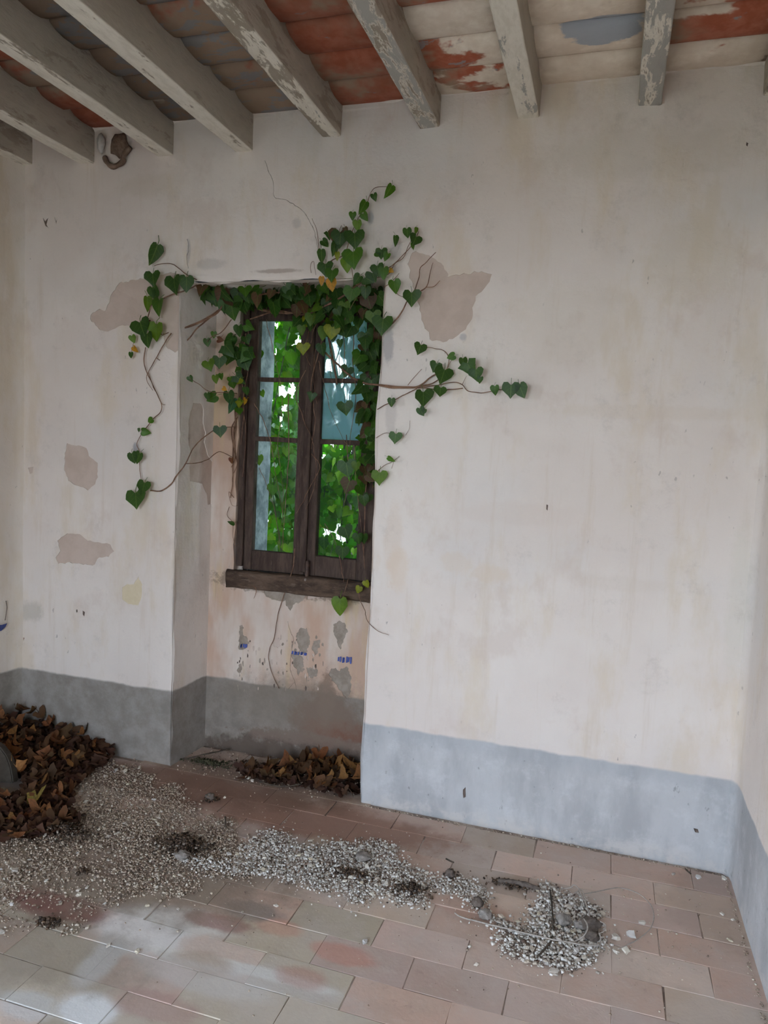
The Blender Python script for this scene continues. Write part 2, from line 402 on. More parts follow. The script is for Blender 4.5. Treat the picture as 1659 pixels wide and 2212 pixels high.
panel('niche_right_reveal', [(.0, -.02), (ND + .01, -.02), (ND + .01, NZT + .03), (.0, NZT + .03)], [], pos_rrev, M_WALL, .06, parent=wall_back)
panel('niche_soffit', [(NXL - .02, 0.004), (NXR + .02, 0.004), (NXR + .02, ND + .02), (NXL - .02, ND + .02)], [],
      lambda x, y, dp: Vector((x, y, NZT + .006 * math.sin((x - NXL) / (NXR - NXL) * 24 * .9) * (1 - y / .3) + .004 * noise.noise(Vector((x * 9, y * 9, 0))))), M_WALL, .06, parent=wall_back)
def pos_nb(x, z, dp): return Vector((x, ND + noise.noise(Vector((x * 4, z * 4, 11))) * .005 + dp, z))
def N(pts): return W(pts, ND)
np_ = [
    (ragged(N([(571, 1268), (600, 1271), (640, 1276), (662, 1278), (660, 1290), (652, 1298), (640, 1300), (632, 1312), (627, 1320), (622, 1310), (616, 1298), (600, 1297), (580, 1292), (569, 1284)]), .010, .005, seed=31), .004, M_GREY, 'peeled_patch'),
    (ragged(N([(662, 1278), (700, 1282), (720, 1285), (690, 1293), (665, 1295)]), .010, .005, seed=32), .003, M_UNDER, 'peeled_patch'),
    (ragged(N([(720, 1348), (735, 1340), (746, 1350), (750, 1366), (742, 1382), (736, 1402), (731, 1398), (728, 1380), (722, 1365)]), .010, .005, seed=33), .003, M_GREY, 'peeled_patch'),
    (ragged(N([(716, 1445), (726, 1442), (732, 1448), (748, 1440), (757, 1455), (761, 1480), (756, 1500), (748, 1510), (740, 1500), (728, 1482), (716, 1470), (713, 1458)]), .010, .005, seed=34), .003, M_GREY, 'peeled_patch'),
    (ragged(N([(518, 1352), (524, 1350), (524, 1372), (533, 1378), (532, 1402), (516, 1404), (514, 1385)]), .010, .005, seed=35), .002, M_GREY, 'peeled_patch'),
    (ragged(N([(515, 1436), (521, 1434), (523, 1448), (518, 1462), (514, 1450)]), .010, .005, seed=36), .002, M_GREY, 'peeled_patch'),
    (ragged(N([(640, 1366), (650, 1358), (662, 1356), (668, 1366), (668, 1388), (664, 1408), (655, 1410), (648, 1405), (642, 1385)]), .010, .005, seed=37), .002, M_GREY, 'peeled_patch'),
    (ragged(N([(630, 1412), (645, 1414), (654, 1424), (656, 1440), (650, 1452), (645, 1460), (640, 1448), (633, 1432)]), .010, .005, seed=38), .002, M_GREY, 'peeled_patch'),
    (ragged(N([(676, 1384), (692, 1382), (690, 1396), (686, 1412), (680, 1418), (674, 1402)]), .010, .005, seed=39), .002, M_GREY, 'peeled_patch'),
    (ragged(N([(662, 1442), (686, 1444), (685, 1456), (674, 1468), (668, 1462), (663, 1452)]), .010, .005, seed=40), .002, M_GREY, 'peeled_patch'),
    (ragged(N([(590, 1380), (604, 1378), (606, 1395), (600, 1400), (592, 1396)]), .010, .005, seed=41), .002, M_UNDER, 'peeled_patch'),
    (crackpoly([(621, 1342), (624, 1355), (629, 1370), (634, 1380), (631, 1400), (628, 1420), (628, 1450), (637, 1473), (640, 1490)], .0016, 7.0, ND), .003, M_CRACK, 'crack'),
    (crackpoly([(637, 1473), (628, 1482), (624, 1488)], .0012, 8.0, ND), .003, M_CRACK, 'crack'),
]
for k in range(90):
    u = rnd.choice([rnd.uniform(512, 560), rnd.uniform(560, 700), rnd.uniform(600, 700), rnd.uniform(640, 690)]); v = rnd.uniform(1372, 1492) if u < 700 else rnd.uniform(1340, 1400)
    if any(inside((onw(u, v, ND).x, onw(u, v, ND).z), p[0]) for p in np_): continue
    w = rnd.uniform(1, 2.6); h = rnd.uniform(2.5, 8)
    ngon = [(u + w * 1.3 * math.cos(a_) * rnd.uniform(.4, 1.2), v + h * math.sin(a_) * rnd.uniform(.5, 1.2)) for a_ in [j_ * 6.283 / 7 for j_ in range(7)]]
    np_.append((ragged(N(ngon), .0015, .004, seed=50 + k), .0015, rnd.choice([M_GREY, M_CRACK, M_GREY, M_UNDER]), 'peeled_patch'))
def wo_(z): return .004 * math.sin(z * 17) + .003 * math.sin(z * 41)
wop = [(WX0 + wo_(z), z) for z in [WZ0 + k * (WZ1 - WZ0) / 30 for k in range(31)]] + [(WX1, WZ1), (WX1, WZ0)]
niche_back = panel('niche_back', [(NBL - .02, -.02), (NXR + .01, -.02), (NXR + .01, NZT + .04), (NBL - .02, NZT + .04)], [wop], pos_nb, M_NICHE, .06, parent=wall_back, patches=np_)
# inner strip of masonry around the window frame and the outer reveal
M_STONE = flat('outer_stone_reveal', (.13, .15, .16), (.36, .39, .39), 9, .9, .6, dist=.02)
def quadstrip(name, pts, y0, y1, mat, parent, n=6):
    V = []; Fs = []
    for j in range(n + 1):
        y = y0 + (y1 - y0) * j / n
        for (x, z) in pts:
            V.append(Vector((x, y, z)) + noise.noise_vector(Vector((x * 8, y * 9, z * 8))) * .008 * (0 if j in (0,) else 1))
    m = len(pts)
    for j in range(n):
        for i in range(m - 1):
            Fs.append((j * m + i, j * m + i + 1, (j + 1) * m + i + 1, (j + 1) * m + i))
    return obj(name, mesh(name, V, Fs, mat, True), parent)
zz = [WZ0 - .02 + k * (WZ1 - WZ0 + .03) / 20 for k in range(21)]
quadstrip('window_left_reveal', [(WX0 + wo_(z), z) for z in zz], ND, .37, M_NICHE, wall_back, 3)
quadstrip('outer_left_reveal', [(WX0 + .03, z) for z in zz], .37, .58, M_STONE, wall_back)
quadstrip('outer_right_reveal', [(WX1 - .03, z) for z in zz], .37, .58, M_STONE, wall_back)
quadstrip('outer_lintel', [(WX0 + k * (WX1 - WX0) / 12, WZ1 + .0) for k in range(13)], ND, .58, M_STONE, wall_back)
quadstrip('outer_ledge', [(WX0 + k * (WX1 - WX0) / 12, WZ0 + .02) for k in range(13)], .37, .58, M_STONE, wall_back)
# outer skin of the masonry, so that daylight only comes through the openings
def slab(name, x0, x1, y0, y1, z0, z1, mat, parent):
    return bm_obj(name, box_bm(x0, x1, y0, y1, z0, z1), mat, parent)
slab('outer_masonry', XL - .3, WX0 + .03, .44, .58, -.1, 3.2, M_STONE, wall_back)
slab('outer_masonry', WX1 - .03, XR + .3, .44, .58, -.1, 3.2, M_STONE, wall_back)
slab('outer_masonry', WX0 + .03, WX1 - .03, .44, .58, -.1, WZ0 + .015, M_STONE, wall_back)
slab('outer_masonry', WX0 + .03, WX1 - .03, .44, .58, WZ1 + .005, 3.2, M_STONE, wall_back)

sky_blocker = slab('added_sky_blocker', XL - .6, XR + .6, .58, 2.1, 2.95, 3.1, M_STONE, wall_back)  # unseen overhang added to block sky light above the window
# ================================================================== other walls
def vwall(name, path, z0, z1, mat, hole_=None, step=.12):
    """vertical wall along a plan path (x, y), gently uneven; hole_ = (y0, y1, z1)"""
    P = []
    for a, b in zip(path[:-1], path[1:]):
        L = math.dist(a, b); k = max(1, int(L / step))
        P += [(a[0] + (b[0] - a[0]) * i / k, a[1] + (b[1] - a[1]) * i / k) for i in range(k)]
    P.append(path[-1])
    Z = [z0 + (z1 - z0) * i / 24 for i in range(25)]
    if hole_: Z = sorted(set(Z + [hole_[2]]))
    V = [Vector((x + noise.noise(Vector((y * 1.5, z * 1.5, 4))) * .006, y, z)) for z in Z for x, y in P]
    m = len(P); Fs = []
    for j in range(len(Z) - 1):
        for i in range(m - 1):
            cy = (P[i][1] + P[i + 1][1]) / 2; cz = (Z[j] + Z[j + 1]) / 2
            if hole_ and hole_[0] < cy < hole_[1] and cz < hole_[2]: continue
            Fs.append((j * m + i, j * m + i + 1, (j + 1) * m + i + 1, (j + 1) * m + i))
    o = obj(name, mesh(name, V, Fs, mat, True)); return tag(o, kind='structure')
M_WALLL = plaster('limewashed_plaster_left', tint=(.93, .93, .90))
vwall('wall_right', [(XR - .035, .012), (XR - .016, -.006), (XR - .004, -.024), (XR, -.05), (XR + .004, -.6), (XR + .01, -1.5), (XR, YF)], -.02, WZ, M_WALL)
wl = vwall('wall_left', [(XL + .03, .012), (XL + .012, -.012), (XL + .003, -.04), (XL, -.08), (XL, DY1), (XL, DY0), (XL, YF)], -.02, WZ, M_WALLL, (DY0, DY1, DZ))
M_BLUEB = flat('blue_paint_streak', (.03, .04, .14), (.05, .07, .2), 60)
wfm = []
fxs = sorted(list(np.linspace(XL - .01, XR + .01, 20)) + [FX_0, FX_1]); fzs = sorted(list(np.linspace(-.02, WZ, 19)) + [DZ]); nfx = len(fxs)
vf = [(x, YF + noise.noise(Vector((x, z, 9))) * .006, z) for z in fzs for x in fxs]
ff = [(j * nfx + i, j * nfx + i + 1, (j + 1) * nfx + i + 1, (j + 1) * nfx + i) for j in range(len(fzs) - 1) for i in range(nfx - 1)
      if not (FX_0 - .001 <= fxs[i] and fxs[i + 1] <= FX_1 + .001 and fzs[j + 1] <= DZ + .001)]
tag(obj('wall_front', mesh('wall_front', vf, ff, M_WALL, True)), kind='structure')
# thickness of the left wall round the doorway
slab('outer_masonry', XL - .32, XL - .012, DY1, .5, -.1, 3.2, M_STONE, wl)
slab('outer_masonry', XL - .32, XL - .012, YF, DY0, -.1, 3.2, M_STONE, wl)
slab('outer_masonry', XL - .32, XL - .012, DY0, DY1, DZ, 3.2, M_STONE, wl)

# ground outdoors
tg = NT('garden_ground'); gm = tg.fin(tg.mix(tg.ramp(tg.noise(.8, 4), .4, .6), (.10, .12, .05), (.20, .17, .11)), .95)
gv = []; gf = []; G = 40
for j in range(G + 1):
    for i in range(G + 1):
        x = -20 + i; y = -20 + j
        gv.append((x, y, -.16 + noise.noise(Vector((x * .4, y * .4, 0))) * .06))
for j in range(G):
    for i in range(G): gf.append((j * (G + 1) + i, j * (G + 1) + i + 1, (j + 1) * (G + 1) + i + 1, (j + 1) * (G + 1) + i))
tag(obj('ground', mesh('ground', gv, gf, gm, True)), kind='structure')

# ================================================================== FLOOR
floor_bm = bmesh.new()
fo = box_bm(XL - .3, XR + .05, YF - .02, .44, -.12, -.0035)
floor = bm_obj('floor', fo, M_MORTAR); tag(floor, kind='structure')
t = NT('terracotta_floor_tile'); oc = t.ocol()
nA = t.noise(7, 5, .65); nB = t.noise(22, 5, .7, loc=(3, 3, 3)); nC = t.noise(2.2, 4, .6, loc=(8, 1, 0)); nD = t.noise(60, 3, .6)
c = t.mix(t.ramp(nA, .35, .68, 0, .35), oc, (.44, .36, .29)); c = t.mix(t.ramp(nB, .5, .72, 0, .30), c, (.60, .52, .45))
c = t.mix(t.ramp(nB, .28, .42, .28, 0), c, (.21, .13, .10))
dust = t.math('MULTIPLY', t.ramp(nC, .40, .62), .38); c = t.mix(dust, c, (.56, .50, .45))
def FB(u, v): p = onf(u, v); return (p.x, p.y, 0)
for (u, v, rx, ry, a, colr) in [(300, 2010, .20, .15, .85, (.74, .72, .68)), (215, 2080, .07, .12, .9, (.76, .76, .74)), (190, 2180, .11, .07, .85, (.74, .74, .72)), (400, 1985, .22, .08, .75, (.72, .70, .64)), (560, 2100, .3, .03, .8, (.72, .70, .63)), (420, 2075, .2, .03, .7, (.72, .69, .62)), (385, 1880, .12, .05, .6, (.68, .66, .62)), (470, 1990, .14, .05, .7, (.33, .15, .12)), (440, 2080, .12, .06, .6, (.38, .26, .17)), (600, 2000, .1, .05, .5, (.55, .27, .19)), (740, 2060, .12, .05, .6, (.55, .27, .20)), (330, 2170, .16, .07, .6, (.42, .27, .23)),
                           (430, 2110, .28, .07, .5, (.60, .57, .53)), (610, 2120, .25, .06, .45, (.58, .55, .52)), (60, 2170, .12, .06, .6, (.6, .6, .58)),
                           (640, 1760, .85, .19, .82, (.27, .145, .10)), (560, 1690, .6, .24, .75, (.19, .115, .08)), (120, 1955, .26, .09, .85, (.20, .075, .06)),
                           (350, 1690, .7, .18, .8, (.24, .14, .10)), (545, 1965, .15, .06, .8, (.26, .22, .19)), (650, 2110, .10, .06, .45, (.42, .18, .13)), (1010, 1960, .2, .07, .35, (.42, .21, .15)),
                           (110, 2050, .45, .17, .6, (.30, .25, .19)), (1540, 1960, .2, .3, .25, (.27, .19, .15)), (280, 1850, .8, .38, .85, (.27, .205, .155)), (700, 1850, .6, .1, .3, (.32, .27, .23))]:
    c = t.mix(t.math('MULTIPLY', t.blob(FB(u, v), (rx, ry, 1), nA, 1.0, .0, .45), a), c, colr)
t.bump(t.math('ADD', nB, t.math('MULTIPLY', nD, .3)), .3, .004)
M_TILE = t.fin(c, .72, .35)
def tilemesh(seed, w, d_, h=.02, ch=.0035):
    q = random.Random(seed)
    def rect(s, z, jit):
        return [Vector((sx_ * (w / 2 - s) + jit[i][0], sy_ * (d_ / 2 - s) + jit[i][1], z)) for i, (sx_, sy_) in enumerate(((-1, -1), (1, -1), (1, 1), (-1, 1)))]
    jit = [(q.uniform(-.002, .002), q.uniform(-.002, .002)) for _ in range(4)]
    V = rect(0, -h, jit) + rect(0, -ch * .8, jit) + rect(ch, 0, jit)
    V.append(Vector((0, 0, -.0012)))
    Fs = []
    for k in range(2):
        for i in range(4): Fs.append((k * 4 + i, k * 4 + (i + 1) % 4, k * 4 + 4 + (i + 1) % 4, k * 4 + 4 + i))
    for i in range(4): Fs.append((8 + i, 8 + (i + 1) % 4, 12))
    return V, Fs
TW, TD = .2855, .1405
tms = []
for s in range(8):
    V, Fs = tilemesh(s, TW - .0024, TD - .0014, ch=.0014); tms.append(mesh('floor_tile', V, Fs, M_TILE))
far = []
pal = [(.58, .40, .31), (.60, .43, .34), (.58, .44, .34), (.57, .445, .34), (.56, .415, .35), (.61, .41, .315), (.55, .40, .33), (.585, .46, .375)]
row = 0; y = .122 - TD
k_t = 0
rows = []
yy = -.02 + 2 * TD
while yy > YF - .02:
    rows.append(yy); yy -= TD
for ri, ytop in enumerate(rows):
    ph = .105 if (ri % 2 == 0) else -.035
    x = ph - math.ceil((ph - XL) / TW) * TW - TW
    while x < XR + .02:
        xc = x + TW / 2; yc = ytop - TD / 2
        lo, hi = (NXL - .10, NXR + .1) if ytop > .05 else (XL - .15, XR + .16)
        if lo < xc < hi:
            colr = Vector(rnd.choice(pal)) * rnd.uniform(.86, 1.1)
            if xc < -.55 and yc < -.7 and rnd.random() < .6: colr = Vector((.52, .445, .33)) * rnd.uniform(.8, 1.05)
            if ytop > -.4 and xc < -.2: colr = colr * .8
            vis = yc > -1.75 and xc > -2.9
            if vis:
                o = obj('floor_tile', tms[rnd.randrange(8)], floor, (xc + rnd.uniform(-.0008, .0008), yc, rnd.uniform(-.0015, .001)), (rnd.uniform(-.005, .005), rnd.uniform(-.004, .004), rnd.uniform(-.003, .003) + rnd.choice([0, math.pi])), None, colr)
            else: far.append((xc, yc, rnd.randrange(8)))
        x += TW
V = []; Fs = []
for xc, yc, s in far:
    a, b = tilemesh(s, TW - .003, TD - .003); n0 = len(V); V += [q + Vector((xc, yc, 0)) for q in a]; Fs += [tuple(n0 + i for i in fc) for fc in b]
o = obj('floor_tiles_behind', mesh('floor_tiles_behind', V, Fs, M_TILE), floor, col=(.37, .26, .20)); o['kind'] = 'stuff'

# ================================================================== CEILING: backing, terracotta tiles, beams
ceil = bm_obj('ceiling', box_bm(XL - .32, XR + .3, YF - .05, .58, 2.965, 3.2), flat('ceiling_mortar', (.20, .13, .10), (.30, .22, .18), 20)); tag(ceil, kind='structure')
t = NT('ceiling_tile'); oc = t.ocol(); s_ = t.n('ShaderNodeSeparateColor'); t.put(s_.inputs[0], oc)
wh, gr, br = s_.outputs[0], s_.outputs[1], s_.outputs[2]
n1 = t.noise(3.2, 5, .55, st=(1, 1.5, 1), dist=.3); n2 = t.noise(8.5, 6, .62, loc=(4, 4, 0), st=(1, 1.8, 1), dist=.4); n3 = t.noise(20, 4, .6); n4 = t.noise(3.5, 4, .6, loc=(1, 6, 0))
terra = t.mix(t.ramp(n3, .35, .65), (.30, .085, .045), (.37, .125, .075)); terra = t.mix(t.ramp(n4, .45, .62, 0, .5), terra, (.33, .19, .13))
g1 = t.ramp(t.math('ADD', n2, t.math('MULTIPLY', gr, .5)), .66, .70)
cc = t.mix(t.ramp(t.math('ADD', n4, t.math('MULTIPLY', gr, .8)), .56, .66, 0, .92), terra, (.30, .22, .155))
cc = t.mix(t.math('MULTIPLY', g1, .8), cc, (.225, .225, .23))
wm = t.ramp(t.math('ADD', n1, t.math('MULTIPLY', wh, .6)), .66, .70)
lime = t.mix(t.ramp(n3, .35, .7), (.60, .52, .43), (.68, .61, .52)); lime = t.mix(t.ramp(n4, .42, .6, .0, .5), lime, (.42, .34, .26))
cc = t.mix(wm, cc, lime)
cc = t.mix(t.math('MULTIPLY', t.blob((.0 - .12, -.33, 2.92), (.13, .085, .3), n2, .9, .0, .12), .95), cc, (.27, .29, .32))
cc = t.mix(1.0, cc, t.math('MULTIPLY_ADD', br, 1.0, .0), 'MULTIPLY')
t.bump(t.math('ADD', t.math('MULTIPLY', wm, .6), t.noise(30, 4, .6)), .35, .006)
M_CT = t.fin(cc, .85, .25)
def ctile(w, d_, seed, sag=.012):
    """underside arched along its depth, chamfered"""
    q = random.Random(seed); V = []; Fs = []; ny = 7; nx = 5
    for j in range(ny):
        v = j / (ny - 1)
        for i in range(nx):
            u = i / (nx - 1)
            z = -sag * (1 - (2 * v - 1) ** 2) + (.008 if j in (0, ny - 1) else 0) + q.uniform(-.0015, .0015)
            V.append(Vector(((u - .5) * w, (v - .5) * d_, z)))
    for j in range(ny - 1):
        for i in range(nx - 1): Fs.append((j * nx + i, (j + 1) * nx + i, (j + 1) * nx + i + 1, j * nx + i + 1))
    n0 = len(V)
    ring = [i for i in range(nx)] + [j * nx + nx - 1 for j in range(1, ny)] + [(ny - 1) * nx + i for i in range(nx - 2, -1, -1)] + [j * nx for j in range(ny - 2, 0, -1)]
    for a in ring: V.append(Vector((V[a].x, V[a].y, .035)))
    for k in range(len(ring)):
        k2 = (k + 1) % len(ring); Fs.append((ring[k], ring[k2], n0 + k2, n0 + k))
    Fs.append(tuple(n0 + k for k in range(len(ring))))
    return mesh('ceiling_tile', V, Fs, M_CT, True)
bR = [-2.71, -2.36, -1.945, -1.555, -1.152, -.737, -.347, .086, .497]       # right bottom arris of each beam
BW = .081
# beams
t = NT('limewashed_beam'); oc = t.ocol(); nn1 = t.noise(9, 6, .7, st=(2.2, .55, 2.2), dist=.3); nn2 = t.noise(30, 5, .65, st=(1.5, .5, 1.5), loc=(3, 0, 1)); nn3 = t.noise(4, 4, .6, st=(2, .8, 2))
s_ = t.n('ShaderNodeSeparateColor'); t.put(s_.inputs[0], oc)
wood = t.mix(t.ramp(nn2, .35, .65), (.27, .21, .155), (.37, .30, .23))
dull = t.mix(t.ramp(nn3, .4, .6), (.31, .265, .21), (.36, .31, .25)); dull = t.mix(t.ramp(nn2, .52, .66, 0, .5), dull, wood)
down = t.math('MULTIPLY', t.sep(t.n('ShaderNodeNewGeometry').outputs['Normal'])[2], -1.0)
lm = t.ramp(t.math('ADD', nn1, t.math('MULTIPLY', s_.outputs[0], .35)), .60, .66)
lime = t.mix(t.ramp(nn2, .35, .6), (.66, .61, .52), (.74, .69, .60))
cb = t.mix(t.math('MULTIPLY', lm, t.ramp(down, .3, .8, .25, 1.0)), dull, lime)  # undersides limed paler, sides kept dull: floor-bounce light put into the colour
gz = t.math('MULTIPLY', t.ramp(t.math('ADD', nn1, t.math('MULTIPLY', s_.outputs[1], .35)), .66, .70), t.ramp(down, .3, .8, .1, 1))
cb = t.mix(t.math('MULTIPLY', gz, .85), cb, (.33, .32, .295))
cb = t.mix(t.ramp(nn2, .70, .76, 0, .6), cb, (.12, .09, .07))
t.bump(t.math('ADD', nn1, t.math('MULTIPLY', nn2, .5)), .55, .008)
M_BEAM = t.fin(cb, .85, .2)
lim = [.5, .6, .65, .7, .45, .5, .95, .75, .6]; grz = [0, 0, 0, 0, .12, .55, .18, .62, .2]
ztop = 2.955
zb = [2.795, 2.778, 2.786, 2.776, 2.808, 2.808, 2.812, 2.822, 2.82]
for i, x1 in enumerate(bR):
    bm = box_bm(x1 - BW, x1, YF - .04, .06, zb[i], ztop, bev=.007, seg=2)
    for e_y in np.linspace(YF + .1, .0, 44):
        bmesh.ops.bisect_plane(bm, geom=bm.verts[:] + bm.edges[:] + bm.faces[:], plane_co=(0, e_y, 0), plane_no=(0, 1, 0))
    for v in bm.verts:
        c_ = v.co
        v.co = c_ + Vector((noise.noise(Vector((i * 3.1, c_.y * 2.2, c_.z * 20))) * .006, 0, noise.noise(Vector((i * 5.7 + 9, c_.y * 1.7, c_.x * 20))) * .006)) + noise.noise_vector(c_ * 22) * .0016
    bm_obj('beam', bm, M_BEAM, ceil, True, col=(lim[i], grz[i], 0))
# bays (left, right, whiteness, greyness, brightness)
bays = [(-2.71, -2.441, -.1, .1, .9), (-2.36, -2.026, -.45, -.03, .8), (-1.945, -1.636, -.25, .30, .62), (-1.555, -1.233, -.05, .30, .9), (-1.152, -.818, -.35, -.06, .95),
        (-.737, -.428, .30, .15, 1.3), (-.347, .005, .62, .12, 1.42), (.086, .416, .36, .0, 1.3)]
CP = .197
for bi, (a, b, w_, g_, b_) in enumerate(bays):
    cms = [ctile(b - a + .03, CP - .006, 30 + bi * 3 + s) for s in range(3)]
    y = .03; k = 0
    while y > -3.0:
        ww = w_
        if bi == 5: ww = .48
        if bi == 5 and k == 0: ww = .22
        if bi == 5 and k in (1,): ww = .33
        if bi == 5 and k >= 3: ww = -.05
        if bi == 7 and k in (1, 2): ww = .14
        if bi == 7 and k in (0,): ww = .5
        if bi == 6: ww = .75
        if bi == 2 and k < 2: ww = .05
        obj('ceiling_tile', cms[k % 3], ceil, ((a + b) / 2, y - CP / 2, 2.936 + rnd.uniform(-.003, .003)), (rnd.uniform(-.03, .012), 0, 0), None,
            (max(0, ww + .0 + rnd.uniform(-.03, .03) + .5) - .5 if ww > -.5 else ww, g_ + rnd.uniform(-.08, .08), b_ * rnd.uniform(.92, 1.06)))
        y -= CP; k += 1
    # the remaining tiles, behind the camera, joined
    V = []; Fs = []
    me = cms[0]
    while y > YF:
        n0 = len(V); V += [v.co + Vector(((a + b) / 2, y - CP / 2, 2.936)) for v in me.vertices]; Fs += [tuple(n0 + i for i in p.vertices) for p in me.polygons]; y -= CP
    o = obj('ceiling_tiles_behind', mesh('ceiling_tiles_behind', V, Fs, M_CT, True), ceil, col=(w_, g_, b_)); o['kind'] = 'stuff'
# plaster fillets where the wall plaster laps up between the beams
for bi, (a, b, *_r) in enumerate(bays):
    V = []; Fs = []; n = 16; m = 5
    for i in range(n + 1):
        x = a - .01 + (b - a + .02) * i / n
        h = .020 + .018 * noise.noise(Vector((x * 9, 0, 0))) + (.012 if i in (0, n) else 0)
        h = max(h, .006)
        if bi == 1 and i > 4: h = .004
        if bi == 4 and i < 5: h = .004
        for j in range(m):
            q = j / (m - 1) * math.pi / 2
            V.append(Vector((x, .01 - h * 1.6 * (1 - math.cos(q)) - .002, 2.935 - h * 1.3 * (1 - math.sin(q)))) if True else None)
    for i in range(n):
        for j in range(m - 1): Fs.append((i * m + j, i * m + j + 1, (i + 1) * m + j + 1, (i + 1) * m + j))
    obj('plaster_fillet', mesh('plaster_fillet', V, Fs, M_WALL, True), wall_back)

# mud nest and loose plaster in the hole under the ceiling at the second beam
def lump(name, c_, r_, mat, parent=None, seed=0, sub=2, amp=.25, flat_=1.0, col=None):
    bm = bmesh.new(); bmesh.ops.create_icosphere(bm, subdivisions=sub, radius=1.0)
    for v in bm.verts:
        k = 1 + amp * noise.noise(v.co * 1.6 + Vector((seed * 3.7, seed, 0))) * 1.6 + amp * .5 * noise.noise(v.co * 4 + Vector((0, seed, 2)))
        v.co = Vector((v.co.x * r_[0], v.co.y * r_[1], v.co.z * r_[2] * flat_)) * k
    return bm_obj(name, bm, mat, parent, True, loc=c_, col=col)
M_MUD = flat('dry_mud', (.13, .085, .06), (.22, .15, .11), 30, bmp=.6)
M_CHUNK = flat('plaster_chunk', (.42, .40, .36), (.55, .52, .48), 30, bmp=.5)
p = onw(262, 318, 0)
o = lump('mud_nest', (p.x, -.012, p.z), (.045, .022, .055), M_MUD, seed=3); tag(o, 'brown dried mud nest stuck to the wall between two ceiling beams at left', 'nest')
V, Fs = tube(spline([onw(u, v, -.015) for u, v in [(282, 318), (268, 335), (264, 350), (244, 360), (231, 350), (226, 338)]], 4), [.010, .012, .013, .013, .012] * 4 + [.01], 7)
obj('mud_rim', mesh('mud_rim', V, Fs, M_MUD, True), o).matrix_parent_inverse = Matrix.Translation(o.location).inverted()
p = onw(224, 314, 0)
o = lump('plaster_lump', (p.x, -.018, p.z), (.018, .02, .042), M_CHUNK, seed=5, amp=.12); tag(o, 'pale oval plaster lump wedged beside the mud nest under a beam', 'plaster')

# ================================================================== WINDOW
t = NT('dark_weathered_wood'); a = t.noise(14, 6, .7, st=(3, 3, .5)); b = t.noise(50, 4, .7, st=(2, 2, .5), loc=(2, 2, 2))
cw = t.mix(t.ramp(a, .35, .68), (.042, .024, .018), (.092, .060, .045)); cw = t.mix(t.ramp(b, .6, .74, 0, .6), cw, (.17, .125, .10))
t.bump(t.math('ADD', a, b), .5, .004); M_WOOD = t.fin(cw, .75, .3)
t = NT('rotten_sill_wood'); a = t.noise(9, 6, .7, st=(.7, 2, 2)); b = t.noise(40, 4, .7, st=(.6, 2, 2), loc=(2, 2, 2))
cw = t.mix(t.ramp(a, .35, .68), (.055, .035, .025), (.15, .10, .07)); cw = t.mix(t.ramp(b, .58, .70, 0, .5), cw, (.22, .17, .13))
t.bump(t.math('ADD', a, b), .8, .01); M_SILL = t.fin(cw, .85, .2)
def glassmat(name, dirt, col=(.62, .78, .80), lo=.40, hi=.66):
    t = NT(name); t.t.nodes.remove(t.b)
    tr = t.n('ShaderNodeBsdfTransparent'); gl = t.n('ShaderNodeBsdfGlossy'); tl = t.n('ShaderNodeBsdfTranslucent'); df = t.n('ShaderNodeBsdfDiffuse')
    tr.inputs[0].default_value = (.93, .97, .95, 1); gl.inputs['Roughness'].default_value = .08; tl.inputs[0].default_value = (*col, 1); df.inputs[0].default_value = (*[x * .6 for x in col], 1)
    m0 = t.n('ShaderNodeMixShader'); m0.inputs[0].default_value = .30; t.put(m0.inputs[1], tl.outputs[0]); t.put(m0.inputs[2], df.outputs[0])
    m1 = t.n('ShaderNodeMixShader'); fac = t.ramp(t.noise(7, 5, .65, st=(1.2, 1, .7)), lo, hi, dirt * (.35 if dirt < .5 else .55), dirt); t.put(m1.inputs[0], fac)
    t.put(m1.inputs[1], tr.outputs[0]); t.put(m1.inputs[2], m0.outputs[0])
    fr = t.n('ShaderNodeFresnel'); fr.inputs[0].default_value = 1.45
    m2 = t.n('ShaderNodeMixShader'); t.put(m2.inputs[0], t.math('MULTIPLY', fr.outputs[0], .12)); t.put(m2.inputs[1], m1.outputs[0]); t.put(m2.inputs[2], gl.outputs[0])
    t.put(t.out.inputs[0], m2.outputs[0]); return t.m
M_GL = glassmat('thin_dirty_glass', .02); M_GLD = glassmat('filmed_dirty_glass', .94, (.50, .76, .84), .36, .50)
win = bpy.data.objects.new('window_1', None); C.objects.link(win); win.location = (-1.37, .30, .9); tag(win, kind='structure')
def wpart(name, bm, mat, parent=win, smooth=False):
    bmesh.ops.translate(bm, verts=bm.verts, vec=(-win.location.x, -win.location.y, -win.location.z))
    return bm_obj(name, bm, mat, parent, smooth)
def bar(x0, x1, z0, z1, y0=.30, y1=.345, bev=.003, w=.0015): return box_bm(x0, x1, y0, y1, z0, z1, bev=bev, cuts=8, wob=w, seed=x0 * 9)
FX0, FX1 = -1.728, -.992
wpart('frame_post', bar(FX0, FX0 + .032, .93, 2.215, .288, .35), M_WOOD)
wpart('frame_post', bar(FX1 - .032, FX1, .93, 2.215, .288, .35), M_WOOD)
wpart('frame_head', bar(FX0 + .031, FX1 - .031, 2.18, 2.216, .288, .35), M_WOOD)
PZ = [(2.120, 1.852), (1.832, 1.568), (1.545, 1.012)]
